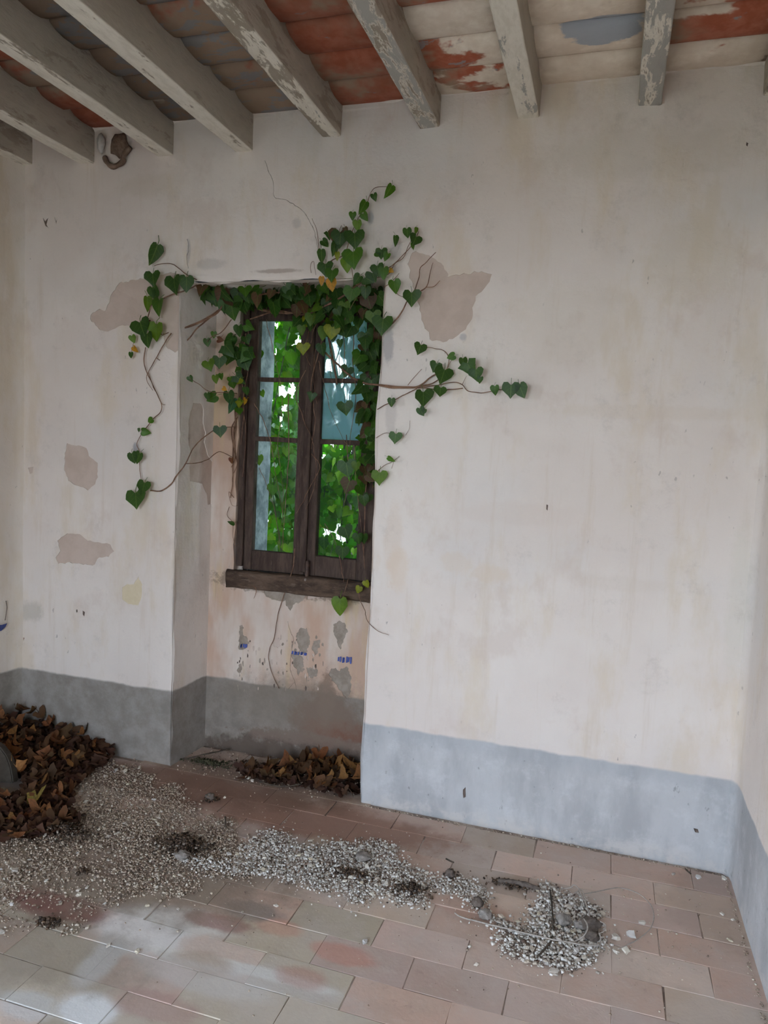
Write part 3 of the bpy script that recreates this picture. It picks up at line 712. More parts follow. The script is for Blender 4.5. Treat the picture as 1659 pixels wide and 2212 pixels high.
def sash(x0, x1, gx0, gx1, label_dirty):
    s0 = wpart('sash', bar(x0, gx0, .915, 2.178, .30, .34), M_WOOD)                # hinge/meeting stile carries the rest
    wpart('stile', bar(gx1, x1, .915, 2.178, .30, .34), M_WOOD, s0)
    wpart('top_rail', bar(gx0 + .0005, gx1 - .0005, 2.12, 2.178, .301, .339), M_WOOD, s0)
    wpart('bottom_rail', bar(gx0 + .0005, gx1 - .0005, .915, 1.012, .301, .339), M_WOOD, s0)
    wpart('glazing_bar', bar(gx0 + .0005, gx1 - .0005, 1.832, 1.852, .303, .333, .002), M_WOOD, s0)
    wpart('glazing_bar', bar(gx0 + .0005, gx1 - .0005, 1.545, 1.568, .303, .333, .002), M_WOOD, s0)
    for k, (zt, zb_) in enumerate(PZ):
        g = wpart('glass_pane', box_bm(gx0 + .0007, gx1 - .0007, .321, .323, zb_ + .0007, zt - .0007), M_GLD if (label_dirty and k < 2) else M_GL, s0)
    return s0
sash(FX0 + .033, -1.374, -1.652, -1.432, False)
sash(-1.371, FX1 - .033, -1.316, -1.108, True)
wpart('cover_strip', bar(-1.392, -1.356, .93, 2.17, .281, .2995, .004), M_WOOD)
bm = box_bm(-1.352, -1.337, .27, .2995, .885, .99, bev=.004, cuts=3, wob=.001); wpart('bolt', bm, flat('rusty_iron', (.05, .035, .03), (.12, .07, .05), 50, .6))
bm = bmesh.new(); bmesh.ops.create_uvsphere(bm, u_segments=10, v_segments=6, radius=.009, matrix=Matrix.Translation((-1.344, .263, .90))); wpart('bolt_knob', bm, flat('worn_knob', (.20, .17, .15), (.3, .26, .22), 50, .5), smooth=True)
# sill beam
bm = bmesh.new(); nx = 60; nr = 14; V = []; 
for i in range(nx + 1):
    x = -1.762 + (.805) * i / nx
    for k in range(nr):
        an = 2 * math.pi * k / nr
        cy_, cz_ = math.cos(an), math.sin(an)
        py = .285 + .030 * (abs(cy_) ** .45) * (1 if cy_ > 0 else -1); pz = .868 + .046 * (abs(cz_) ** .45) * (1 if cz_ > 0 else -1)
        q = Vector((x * 6, py * 14, pz * 14)); V.append(Vector((x, py, pz)) + noise.noise_vector(q) * .008 + noise.noise_vector(q * 3.2) * .004)
Fs = [(i * nr + k, (i + 1) * nr + k, (i + 1) * nr + (k + 1) % nr, i * nr + (k + 1) % nr) for i in range(nx) for k in range(nr)]
Fs += [tuple(range(nr)), tuple(nx * nr + k for k in range(nr))[::-1]]
me = mesh('window_sill', [v - win.location for v in V], Fs, M_SILL, True); obj('window_sill', me, win)

# ================================================================== LEAVES
t = NT('ivy_leaf'); t.t.nodes.remove(t.b); oc = t.ocol()
at = t.n('ShaderNodeTexCoord').outputs['Object']
X, Y, Z = t.sep(at)[:3]
ax = t.math('ABSOLUTE', X)
mid = t.ramp(ax, .008, .035, 1, 0)
vv = t.math('ABSOLUTE', t.math('SUBTRACT', t.math('FRACT', t.math('MULTIPLY', t.math('ADD', t.math('MULTIPLY', ax, .9), Y), 3.6)), .5))
vein = t.math('MULTIPLY', t.ramp(vv, .0, .055, 1, 0), t.ramp(ax, .25, .45, .8, .2))
ve = t.math('MAXIMUM', mid, vein)
isl = t.n('ShaderNodeNewGeometry').outputs['Random Per Island']
hs = t.n('ShaderNodeHueSaturation'); t.put(hs.inputs['Color'], oc); t.put(hs.inputs['Value'], t.math('MULTIPLY_ADD', isl, .5, .75)); t.put(hs.inputs['Hue'], t.math('MULTIPLY_ADD', isl, .03, .485))
base = t.mix(t.ramp(t.noise(4, 3, .6, vec=at), .35, .7, 0, .35), hs.outputs[0], (.02, .05, .01), 'MIX')
base = t.mix(t.math('MULTIPLY', ve, .45), base, (.16, .26, .06))
pr = t.n('ShaderNodeBsdfPrincipled'); t.put(pr.inputs['Base Color'], base); pr.inputs['Roughness'].default_value = .42; pr.inputs['Specular IOR Level'].default_value = .35
tl = t.n('ShaderNodeBsdfTranslucent'); g2 = t.n('ShaderNodeGamma'); t.put(g2.inputs[0], base); g2.inputs[1].default_value = .75
sat = t.n('ShaderNodeHueSaturation'); t.put(sat.inputs['Color'], g2.outputs[0]); sat.inputs['Saturation'].default_value = 1.25; sat.inputs['Value'].default_value = 1.25
t.put(tl.inputs[0], sat.outputs[0])
ms = t.n('ShaderNodeMixShader'); ms.inputs[0].default_value = .42; t.put(ms.inputs[1], pr.outputs[0]); t.put(ms.inputs[2], tl.outputs[0]); t.put(t.out.inputs[0], ms.outputs[0])
M_IVY = t.m
t = NT('dead_leaf'); oc = t.ocol(); isl = t.n('ShaderNodeNewGeometry').outputs['Random Per Island']
at = t.n('ShaderNodeTexCoord').outputs['Object']
hs = t.n('ShaderNodeHueSaturation'); t.put(hs.inputs['Color'], oc); t.put(hs.inputs['Value'], t.math('MULTIPLY_ADD', isl, 1.0, .5)); t.put(hs.inputs['Hue'], t.math('MULTIPLY_ADD', isl, .03, .485))
M_DEAD = t.fin(t.mix(t.ramp(t.noise(5, 4, .7, vec=at), .4, .7, 0, .6), hs.outputs[0], (.06, .03, .015)), .75, .2)
t = NT('ivy_stem'); M_STEM = t.fin(t.mix(t.ramp(t.noise(30, 3), .4, .6), (.15, .080, .052), (.26, .15, .095)), .8, .2)
t = NT('dark_outdoor_stem'); M_STEMD = t.fin(t.mix(t.ramp(t.noise(30, 3), .4, .6), (.05, .04, .03), (.10, .075, .055)), .8, .2)

def leafgeo(kind, fold=.18, curl=.25, seed=0, petiole=True):
    """heart or lobed leaf of length 1, petiole joint at the origin, tip at -Y"""
    if kind == 'heart': R = [(0, .0), (.18, .20), (.40, .16), (.52, -.05), (.50, -.32), (.36, -.58), (.17, -.82), (0, -1.0)]
    elif kind == 'wide': R = [(0, .0), (.22, .22), (.50, .20), (.64, -.02), (.58, -.30), (.36, -.52), (.16, -.72), (0, -.92)]
    elif kind == 'lobed': R = [(0, .0), (.24, .24), (.42, .12), (.66, .0), (.46, -.28), (.34, -.52), (.18, -.78), (0, -1.05)]
    else: R = [(0, .0), (.10, .12), (.26, .06), (.34, -.15), (.33, -.38), (.24, -.62), (.12, -.84), (0, -1.05)]
    q = random.Random(seed); n = len(R)
    my = [0, -.06, -.16, -.30, -.45, -.62, -.82, R[-1][1]]
    def zf(x, y, sgn): return fold * abs(x) * (1 + .25 * sgn) - curl * (y * y) * .5 - .10 * abs(x) ** 2 + q.uniform(-.012, .012) * (abs(x) > .2)
    V = [Vector((0, my[i], zf(0, my[i], 0))) for i in range(n)]
    Fs = []
    for sgn in (1, -1):
        off = len(V); js = [q.uniform(.93, 1.07) for _ in range(n)]
        for i in range(n): V.append(Vector((sgn * R[i][0] * js[i], R[i][1], zf(R[i][0], R[i][1], sgn))))
        for i in range(n - 1):
            fc = (i, i + 1, off + i + 1, off + i) if i > 0 else (0, 1, off + 1)
            if i == n - 2: fc = (i, i + 1, off + i)
            Fs.append(fc if sgn < 0 else fc[::-1])
    if petiole:
        pp = [Vector((0, 0, 0)), Vector((q.uniform(-.05, .05), .25, -.06)), Vector((q.uniform(-.15, .15), .5, -.2))]
        a, b = tube(pp, [.022, .018, .018], 3); n0 = len(V); V += a; Fs += [tuple(n0 + i for i in fc) for fc in b]
    return V, Fs
LV = {}
for kd in ('heart', 'wide', 'lobed', 'narrow'):
    LV[kd] = []
    for s in range(3):
        V, Fs = leafgeo(kd, .12 + .12 * s, .15 + .2 * s, s + hash(kd) % 1 + len(kd) * 3)
        LV[kd].append(mesh('leaf', V, Fs, M_IVY, True))
G = dict(d=(.034, .080, .014), m=(.055, .135, .014), l=(.11, .20, .020), y=(.28, .30, .02), o=(.60, .27, .03), b=(.11, .055, .03), r=(.19, .05, .03), t=(.03, .10, .045))
def leaf(parent, pos_, size, ang, tilt, yaw, col, kind='heart', v=None, name='leaf'):
    """hangs facing the room (-Y); ang = turn of the tip in the wall plane, degrees (0 = down, + = towards +X)"""
    m_ = LV[kind][rnd.randrange(3) if v is None else v]
    R_ = Matrix.Rotation(math.radians(yaw), 4, 'Z') @ Matrix.Rotation(math.radians(90 + tilt), 4, 'X') @ Matrix.Rotation(math.radians(ang), 4, 'Z')
    o = obj(name, m_, parent); o.matrix_local = Matrix.Translation(Vector(pos_) - parent.location) @ R_ @ Matrix.Scale(size, 4)
    k = rnd.uniform(.8, 1.2); o.color = (col[0] * k, col[1] * k, col[2] * k, 1); return o
def vine(parent, pts, r0, r1=None, sub=5, mat=M_STEM, jit=.003, name='stem', sides=6):
    P = spline(pts, sub); sd = rnd.random() * 50
    P = [p + noise.noise_vector(p * 28 + Vector((sd, 0, 0))) * jit for p in P]
    r1 = r0 * .5 if r1 is None else r1
    V, Fs = tube(P, [r0 + (r1 - r0) * i / (len(P) - 1) for i in range(len(P))], sides)
    V = [v - parent.location for v in V]
    return obj(name, mesh(name, V, Fs, mat, True), parent)

ivy = bpy.data.objects.new('ivy_vine', None); C.objects.link(ivy); ivy.location = (-1.35, .2, 2.2)
tag(ivy, 'green heart-leaved ivy growing indoors round the window and across the wall', 'ivy')
def yz(u, v):
    """depth of the ivy at a photo place: on the wall outside the niche, inside it otherwise"""
    p = onw(u, v, 0)
    if NXL < p.x < NXR and p.z < NZT + .02: return None
    return -.03
# (u, v, size px, tip angle, tilt, yaw, colour, kind, y)
LL = [
 (340, 530, 50, -15, 10, 50, 'd', 'narrow', -.04), (330, 592, 38, 5, -5, 10, 'd', 'wide', -.045), (330, 622, 32, 15, 5, 0, 'd', 'heart', -.03), (376, 603, 46, 4, 0, -5, 'd', 'wide', -.03), (403, 600, 36, 0, 0, 25, 'd', 'heart', -.035), (338, 630, 22, -10, 0, 0, 'd', 'heart', -.03),
 (318, 642, 34, 8, 0, 55, 'l', 'narrow', -.03), (345, 650, 38, -5, -10, -10, 'm', 'heart', -.04), (303, 697, 48, 22, -8, 5, 'd', 'wide', -.05), (318, 722, 34, 5, -5, 0, 'd', 'heart', -.045), (338, 702, 40, -5, 0, 10, 'l', 'heart', -.035),
 (285, 726, 18, 20, 0, 20, 'l', 'heart', -.03), (289, 750, 16, 30, 20, 0, 'o', 'heart', -.03), (283, 762, 14, 0, 0, 0, 'd', 'heart', -.03),
 (329, 906, 16, -60, 10, 10, 'm', 'heart', -.03), (308, 932, 20, 80, 0, 20, 'm', 'heart', -.03), (300, 925, 10, 0, 0, 20, 'd', 'narrow', -.03), (285, 980, 26, 20, -5, 10, 'd', 'heart', -.035), (302, 980, 28, -20, -5, -10, 'd', 'heart', -.035), (312, 1044, 36, -10, -10, 0, 'd', 'wide', -.04), (293, 1066, 48, 8, -8, 5, 'd', 'wide', -.045),
 # left reveal of the niche
 (461, 618, 30, 10, 0, 40, 'd', 'heart', .10), (456, 630, 44, 20, 0, 20, 'd', 'wide', .10), (499, 650, 58, 5, 10, 10, 'm', 'wide', .10), (462, 718, 15, 0, 0, 30, 'm', 'heart', .16), (447, 733, 19, 10, 0, 30, 'd', 'heart', .14), (471, 733, 16, 80, 0, 0, 'r', 'heart', .17), (450, 782, 30, 20, -10, 10, 'l', 'wide', .10), (465, 812, 20, 10, 0, 0, 'l', 'heart', .13), (478, 808, 15, 0, 0, 0, 'm', 'heart', .15),
 (474, 774, 32, 0, 0, 30, 'd', 'wide', .12), (489, 748, 40, 40, 0, 0, 'd', 'lobed', .15), (506, 730, 18, 0, 0, 0, 'd', 'heart', .2), (520, 755, 52, 10, 0, 0, 'd', 'lobed', .2), (409, 814, 15, 30, 0, 20, 'd', 'heart', .0), (482, 838, 12, 60, 0, 0, 'o', 'heart', .16), (448, 850, 18, 10, 0, 0, 'd', 'heart', .1), (466, 855, 28, -60, 0, 10, 'm', 'heart', .13), (494, 848, 30, 10, 0, 0, 'd', 'heart', .18), (504, 862, 36, -10, 0, 60, 't', 'narrow', .2),
 (475, 924, 30, 5, 0, 25, 'd', 'wide', .12), (510, 812, 32, 50, 0, 10, 'd', 'lobed', .2), (505, 1129, 22, -80, 40, 0, 'd', 'narrow', .22), (500, 990, 14, 0, 0, 0, 'r', 'heart', .22), (497, 760, 26, 0, 0, 0, 'm', 'heart', .2), (516, 705, 26, 0, 0, 0, 'd', 'heart', .22),
 # above the window
 (846, 401, 34, -25, 0, 50, 'm', 'narrow', -.05), (807, 420, 17, 20, 0, 10, 'd', 'heart', -.05), (790, 436, 34, -25, 0, 40, 'm', 'narrow', -.05), (762, 460, 18, 0, 0, 20, 'm', 'heart', -.04), (785, 462, 20, 30, 10, 0, 'm', 'heart', -.04), (772, 478, 24, 0, 10, 0, 'l', 'heart', -.05), (709, 502, 20, 15, 0, 30, 'd', 'lobed', -.04), (733, 503, 46, -5, 0, 25, 'b', 'wide', -.03), (736, 505, 42, -5, 0, 15, 'd', 'wide', -.04), (745, 492, 22, 20, 0, 0, 'b', 'narrow', -.04),
 (766, 505, 46, 5, -5, 15, 'd', 'wide', -.05), (763, 545, 50, 5, -5, 0, 'm', 'wide', -.06), (724, 524, 32, -5, 0, 40, 'd', 'narrow', -.04), (729, 545, 20, 0, 0, 20, 'y', 'narrow', -.04), (749, 562, 30, 5, 0, 20, 'l', 'heart', -.05), (694, 540, 32, 5, 0, 30, 'd', 'narrow', -.03), (697, 520, 20, 50, 0, 30, 'd', 'heart', -.03), (703, 572, 36, 5, -5, 10, 'd', 'wide', -.06), (718, 585, 34, -5, -5, 0, 'm', 'wide', -.07),
 (695, 598, 22, 0, 0, 20, 'o', 'narrow', -.05), (716, 605, 28, 5, 0, 0, 'o', 'heart', -.06), (712, 612, 18, 30, 0, 0, 'y', 'heart', -.05), (854, 510, 24, 10, 0, 45, 'd', 'narrow', -.05), (879, 495, 22, 10, 0, 20, 'd', 'heart', -.05), (900, 492, 16, -10, 0, 40, 'l', 'narrow', -.04), (899, 512, 30, -20, 0, 40, 'd', 'wide', -.05), (890, 525, 16, 20, 0, 30, 'm', 'narrow', -.05),
 (813, 545, 20, 70, 0, 0, 'm', 'heart', -.05), (824, 540, 28, 0, 0, 0, 'd', 'wide', -.05), (838, 548, 20, -30, 0, 0, 'm', 'heart', -.05), (815, 575, 32, 10, 0, 0, 'd', 'wide', -.04), (829, 580, 28, 0, 0, 0, 'm', 'heart', -.05), (842, 583, 12, 60, 0, 0, 'o', 'heart', -.04), (851, 608, 30, 15, 0, 25, 'm', 'heart', -.05), (889, 633, 40, 5, 0, 25, 'd', 'wide', -.06), (893, 505, 14, 0, 0, 0, 'd', 'heart', -.04),
 (761, 625, 40, -10, 0, 10, 'm', 'wide', -.02), (744, 655, 32, 0, 0, 0, 'l', 'heart', .08), (790, 622, 28, 0, 0, 10, 'd', 'heart', -.01), (806, 676, 36, 5, 0, 10, 'l', 'wide', .0), (828, 690, 48, -5, -5, 5, 'd', 'wide', -.03), (805, 590, 28, 20, 0, 0, 'd', 'wide', -.03), (790, 600, 30, 60, 0, 0, 'd', 'wide', -.03), (777, 597, 26, -40, 0, 0, 'd', 'heart', -.02),
 # right of the window on the wall
 (909, 746, 30, -15, 0, 35, 'd', 'wide', -.05), (981, 768, 20, -70, 10, 0, 'm', 'heart', -.04), (943, 786, 28, -20, 0, 15, 'd', 'wide', -.05), (1000, 775, 22, 10, 0, 30, 'd', 'heart', -.05), (1010, 785, 42, 30, 0, 0, 'd', 'lobed', -.06), (1028, 800, 34, 10, 0, 0, 'd', 'wide', -.06), (1038, 815, 16, -10, 0, 0, 'd', 'heart', -.06), (960, 800, 44, -15, 0, 35, 'd', 'wide', -.05), (952, 838, 30, -10, 20, 0, 'd', 'wide', -.05),
 (914, 848, 44, 8, 0, 40, 'd', 'wide', -.05), (907, 882, 22, 30, 0, 0, 'd', 'heart', -.05), (917, 884, 16, -30, 0, 0, 'd', 'heart', -.05), (846, 862, 20, 0, 0, 10, 'd', 'heart', -.04), (1069, 835, 22, 5, 0, 0, 'd', 'heart', -.05), (1104, 832, 40, 0, 0, 0, 'd', 'wide', -.06), (1122, 833, 34, 25, 0, 0, 'd', 'heart', -.06), (855, 938, 30, -5, 0, 10, 'd', 'wide', -.04), (838, 988, 20, 60, 10, 0, 'm', 'narrow', -.04), (820, 1022, 38, 0, 0, 0, 'l', 'wide', -.03), (785, 1072, 26, 10, 0, 20, 'd', 'heart', .2), (735, 1295, 42, 0, -5, 0, 'l', 'heart', .20), (790, 1256, 18, 20, 0, 0, 'y', 'heart', .22), (777, 1268, 18, -20, 0, 10, 'y', 'heart', .22), (773, 1155, 26, 5, 0, 0, 'd', 'heart', .22),
 # in front of the panes
 (752, 795, 30, -20, 0, 20, 'd', 'wide', .22), (745, 872, 36, 10, 0, 20, 'd', 'wide', .22), (675, 850, 24, -10, 0, 20, 'd', 'lobed', .22), (733, 700, 44, 30, 0, 0, 'd', 'wide', .2), (760, 705, 40, -30, 0, 0, 'd', 'wide', .2), (720, 720, 22, 0, 0, 0, 'd', 'heart', .22), (735, 735, 18, 0, 0, 0, 'd', 'heart', .22), (790, 720, 40, 20, 0, 0, 'd', 'wide', .16),
 (652, 705, 22, 0, 0, 10, 'l', 'heart', .18), (655, 745, 30, 0, 0, 20, 'y', 'wide', .2), (700, 710, 30, -10, 0, 0, 'l', 'heart', .2), (694, 745, 28, 10, 0, 0, 'd', 'heart', .2), (748, 1000, 44, 10, 0, 10, 'd', 'wide', .24), (755, 1040, 40, -20, 0, 0, 'b', 'wide', .24), (770, 1000, 24, 0, 0, 0, 'l', 'heart', .24), (745, 1140, 36, 20, 0, 0, 'd', 'wide', .24), (786, 1155, 24, 0, 0, 0, 'd', 'heart', .24), (590, 1050, 30, 0, 0, 0, 'm', 'wide', .36), (560, 985, 24, 0, 0, 0, 'l', 'heart', .36), (565, 845, 16, 20, 0, 0, 'l', 'heart', .36), (562, 760, 20, 0, 0, 0, 'm', 'heart', .36), (700, 1165, 28, 0, 0, 0, 'd', 'heart', .36), (740, 1185, 34, 0, 0, 0, 'd', 'wide', .26),
]
for (u, v, sz, an, ti, ya, cl, kd, y_) in LL:
    p = onw(u, v, y_); leaf(ivy, p, sz * pxm(p) * (.80 if kd in ('wide', 'lobed') else .88), an, ti, ya, G[cl], kd)
# dense fringe under the lintel, and the curtain at the right of the window
def fill(n, box, ys, sizes, cols, kinds=('wide', 'heart', 'lobed', 'wide')):
    for _ in range(n):
        u = rnd.uniform(box[0], box[1]); v = rnd.uniform(box[2], box[3]); y_ = rnd.uniform(*ys); p = onw(u, v, y_)
        if p.x > NXR - .02 or p.x < NBL + .03: continue
        if p.z > NZT - .01 : p.z = NZT - .01 - rnd.random() * .03
        leaf(ivy, p, rnd.uniform(*sizes) * pxm(p), rnd.uniform(-55, 55), rnd.uniform(-30, 30), rnd.uniform(-50, 60), G[rnd.choice(cols)], rnd.choice(kinds))
fill(46, (420, 690, 608, 640), (.02, .24), (18, 34), 'ddddmb')
fill(34, (470, 690, 620, 662), (.08, .24), (18, 34), 'ddmdb')
fill(46, (690, 822, 608, 695), (.02, .24), (18, 34), 'dddmdbb')
fill(16, (640, 720, 640, 720), (.1, .24), (18, 30), 'dddly')
fill(50, (778, 820, 690, 960), (.06, .24), (18, 34), 'dddmdb')
fill(24, (776, 816, 950, 1080), (.16, .25), (16, 30), 'dddmb')
fill(12, (500, 545, 700, 790), (.16, .24), (16, 30), 'ddm')
fill(12, (495, 535, 790, 900), (.2, .25), (10, 18), 'mylod')
# stems on the wall (photo places, depth)
def S(pts, y_, r0, r1=None, jit=.003, mat=M_STEM):
    if not isinstance(y_, (list, tuple)): y_ = [y_] * len(pts)
    if len(y_) == 2 and len(pts) != 2: y_ = [y_[0] + (y_[1] - y_[0]) * i / (len(pts) - 1) for i in range(len(pts))]
    vine(ivy, [onw(u, v, q) for (u, v), q in zip(pts, y_)], r0, r1, jit=jit, mat=mat)
S([(480, 655), (470, 675), (425, 700), (385, 712), (350, 722), (338, 712)], (.10, -.02), .0042, .0018)
S([(475, 668), (445, 688), (405, 705), (372, 715), (350, 725)], (.10, -.012), .0035, .0015)
S([(470, 675), (430, 705), (405, 735), (370, 765), (348, 778), (337, 772)], (.10, -.015), .0035, .0015)
S([(370, 720), (353, 745), (338, 772), (322, 800), (316, 820), (330, 843)], -.015, .0028, .001)
S([(315, 750), (311, 775), (314, 795), (322, 815), (335, 842), (347, 868), (350, 882), (342, 895), (325, 912), (308, 935), (296, 958), (300, 975), (302, 1010), (306, 1040), (312, 1050)], -.018, .0024, .0016)
S([(320, 805), (335, 842), (350, 872), (357, 874)], -.016, .0018, .0008)
S([(325, 692), (319, 690), (325, 665), (332, 645), (328, 612)], -.02, .0028, .0015)
S([(346, 650), (358, 642), (378, 634), (400, 628), (425, 616)], (-.02, -.005), .0028, .0028)
S([(333, 575), (350, 570), (372, 570), (388, 582), (402, 592), (425, 604)], (-.03, -.005), .0016, .0022)
S([(292, 726), (286, 750), (283, 765)], -.02, .0012)
S([(325, 1060), (350, 1060), (370, 1045), (385, 1022), (402, 1000), (416, 970), (440, 945), (462, 930), (485, 924), (507, 922)], [-.02, -.012, -.006, -.004, 0, .05, .11, .16, .2, .23], .0030, .0024)
S([(400, 1001), (425, 1001), (450, 992), (472, 976), (490, 982), (505, 990)], [0, .05, .11, .16, .2, .23], .002, .0018)
S([(410, 818), (428, 828), (445, 842), (462, 848), (490, 848), (512, 850)], [0, .03, .07, .11, .17, .22], .0016, .002)
S([(447, 738), (460, 726), (480, 716), (500, 690)], (.13, .2), .0016, .0024); S([(460, 726), (475, 728), (483, 722)], (.15, .19), .0012)
S([(507, 860), (508, 920), (504, 960), (503, 1010), (502, 1050), (498, 1075)], .262, .0042, .0020)
S([(512, 880), (505, 940), (508, 990), (500, 1010)], .258, .0034, .0016)
S([(514, 900), (500, 925), (504, 965), (512, 1000), (505, 1022)], .265, .0028, .0016)
S([(505, 1075), (494, 1062), (500, 1090), (515, 1092)], .262, .0016)
S([(495, 1095), (492, 1115), (503, 1130), (503, 1160), (510, 1180)], .262, .0016)
S([(545, 1265), (552, 1270), (553, 1280), (548, 1293)], .258, .0040, .0008, .001)
# right side
S([(560, 668), (620, 676), (690, 665), (740, 640), (785, 605), (812, 590)], [.2, .2, .16, .08, 0, -.02], .0060, .0035)
S([(812, 590), (845, 575), (870, 552), (895, 522), (905, 500)], -.02, .0022, .001)
S([(800, 605), (838, 592), (853, 570), (870, 558), (880, 535), (888, 522), (896, 512)], -.02, .0022, .001)
S([(700, 575), (722, 560), (745, 548), (757, 510), (770, 480), (783, 455), (795, 432), (804, 412), (815, 405), (842, 403)], -.03, .0022, .001)
S([(690, 562), (712, 575), (718, 560)], -.02, .0014)
S([(763, 600), (758, 575), (752, 560)], -.03, .0014)
S([(672, 590), (671, 570), (678, 565), (680, 580), (682, 594)], -.015, .0012, .0008)
S([(690, 560), (688, 530), (684, 500), (674, 472)], -.008, .0014, .0008)
S([(846, 700), (865, 678), (878, 655), (884, 640), (898, 622), (905, 600), (908, 578), (925, 562), (942, 545)], -.025, .0034, .0012)
S([(892, 655), (906, 632), (922, 618), (928, 592), (936, 568)], -.025, .0032, .001)
S([(920, 620), (938, 618), (950, 606)], -.02, .0018, .001)
S([(856, 632), (862, 638), (876, 641)], -.02, .0014)
S([(742, 695), (760, 660), (772, 640)], (.1, .03), .0018)
S([(830, 620), (850, 605), (862, 590)], -.02, .0016)
S([(700, 760), (732, 790), (760, 815), (790, 828), (830, 833), (870, 836), (905, 834), (930, 815), (945, 808)], [.23, .22, .16, .06, -.01, -.02, -.02, -.02, -.02], .0055, .0026)
S([(820, 834), (860, 838), (910, 838), (960, 842), (1000, 838)], -.018, .0034, .0018)
S([(905, 834), (935, 828), (952, 815), (966, 795), (970, 772), (955, 756), (938, 752), (918, 750)], -.02, .0026, .0010)
S([(880, 833), (890, 820), (905, 803), (911, 797)], -.02, .0014, .0008)
S([(905, 836), (945, 832), (975, 826), (998, 830), (1012, 845), (1045, 848), (1072, 843), (1092, 842)], -.022, .0022, .0014)
S([(998, 832), (1003, 820), (1008, 812)], -.03, .0012); S([(968, 793), (975, 780), (985, 776)], -.025, .0012)
S([(815, 885), (845, 868), (875, 852), (900, 840)], -.015, .0018, .0018)
S([(904, 842), (908, 855), (914, 866)], -.03, .0012)
S([(812, 945), (835, 935), (855, 942)], -.015, .0012); S([(815, 1020), (830, 1005), (848, 998), (862, 985)], -.015, .0014); S([(846, 1012), (850, 998), (848, 990)], -.018, .001)
S([(876, 940), (884, 925), (886, 908)], -.012, .001)
S([(637, 1185), (632, 1230), (620, 1262), (612, 1290), (603, 1318), (597, 1345), (593, 1375), (583, 1400), (580, 1425), (588, 1455), (598, 1478), (602, 1487)], .266, .0022, .0016, .002)
S([(738, 1298), (745, 1278), (750, 1258), (752, 1252)], (.20, .25), .0012, .0018)
S([(775, 1272), (778, 1298), (788, 1318), (793, 1340), (812, 1360), (840, 1372)], [.24, .2, .12, .02, -.012, -.012], .0018, .001)
# bare stems hanging in front of the panes
for pts in [[(575, 690), (600, 800), (610, 880), (600, 960), (612, 1080), (600, 1180)], [(548, 870), (570, 910), (585, 960), (595, 1020), (612, 1120)], [(622, 850), (625, 950), (618, 1060), (610, 1190)], [(705, 690), (690, 760), (672, 830), (680, 900), (672, 970)],
            [(682, 750), (676, 800), (680, 850), (684, 875)], [(688, 780), (700, 830), (712, 880), (735, 935), (752, 965)], [(720, 720), (712, 770), (718, 830)], [(748, 940), (752, 1020), (745, 1090)], [(700, 1130), (722, 1165), (735, 1200)], [(672, 980), (690, 1010), (665, 1060), (640, 1110)],
            [(660, 800), (640, 850), (655, 905), (676, 960), (682, 1040), (660, 1100)], [(560, 1010), (590, 1090), (606, 1190)], [(765, 960), (770, 1040), (780, 1140), (788, 1230)], [(735, 690), (746, 770), (740, 830)], [(770, 690), (762, 760), (768, 860), (755, 960)], [(530, 720), (522, 800), (528, 880), (520, 960)],
            [(535, 700), (540, 780), (525, 860), (530, 940), (524, 1030)], [(728, 1180), (738, 1230), (742, 1262)], [(655, 640), (668, 700), (660, 760), (672, 790)], [(690, 640), (684, 690), (672, 740)]]:
    S(pts, rnd.uniform(.235, .275), rnd.uniform(.0014, .0027), None, .006)
S([(540, 690), (600, 672), (660, 680), (720, 655), (790, 640)], (.2, .15), .0035, .0026)
S([(450, 622), (520, 640), (600, 632), (680, 640)], .12, .0045, .003)
S([(812, 620), (808, 720), (800, 830), (796, 940), (790, 1060), (785, 1200)], [.2, .2, .2, .22, .24, .26], .0040, .002)
S([(700, 690), (712, 740), (722, 790), (728, 830)], .26, .0050, .0045, mat=M_STEM)

# ================================================================== OUTDOORS: ivy curtain hanging outside the window
oiv = bpy.data.objects.new('outdoor_ivy', None); C.objects.link(oiv); oiv.location = (-1.6, .9, .0)
tag(oiv, 'bright green ivy hanging outside behind the window glass', 'ivy')
cand = []
def oleaf_pos():
    y_ = rnd.choice([rnd.uniform(.60, .75), rnd.uniform(.75, 1.1), rnd.uniform(1.1, 1.6)])
    s0 = (y_ + DIST) / (.32 + DIST)
    x = rnd.uniform(-1.76, -1.0) * s0; z = EYE + (rnd.uniform(.90, 2.25) - EYE) * s0
    return Vector((x, y_, z))
gaps = [onw(u, v, .32) for u, v in [(762, 740), (745, 760), (785, 745), (735, 790), (700, 790), (705, 870), (730, 905), (715, 925), (740, 870), (750, 850), (700, 740)]]
holes_ = [onw(u, v, .32) for u, v in [(598, 703), (606, 703), (588, 762), (642, 745), (603, 837), (633, 845), (613, 858), (636, 850), (582, 870), (612, 885), (608, 920), (578, 1126), (735, 965), (765, 967), (694, 990), (736, 1135), (772, 1150), (720, 1158), (742, 1172), (700, 1155), (776, 1190)]]
n = 0; stuffV = []; stuffF = []; nst = 0
def proj32(p):
    k = (.32 + DIST) / (p.y + DIST); return Vector((p.x * k, 0, EYE + (p.z - EYE) * k))
tries = 0
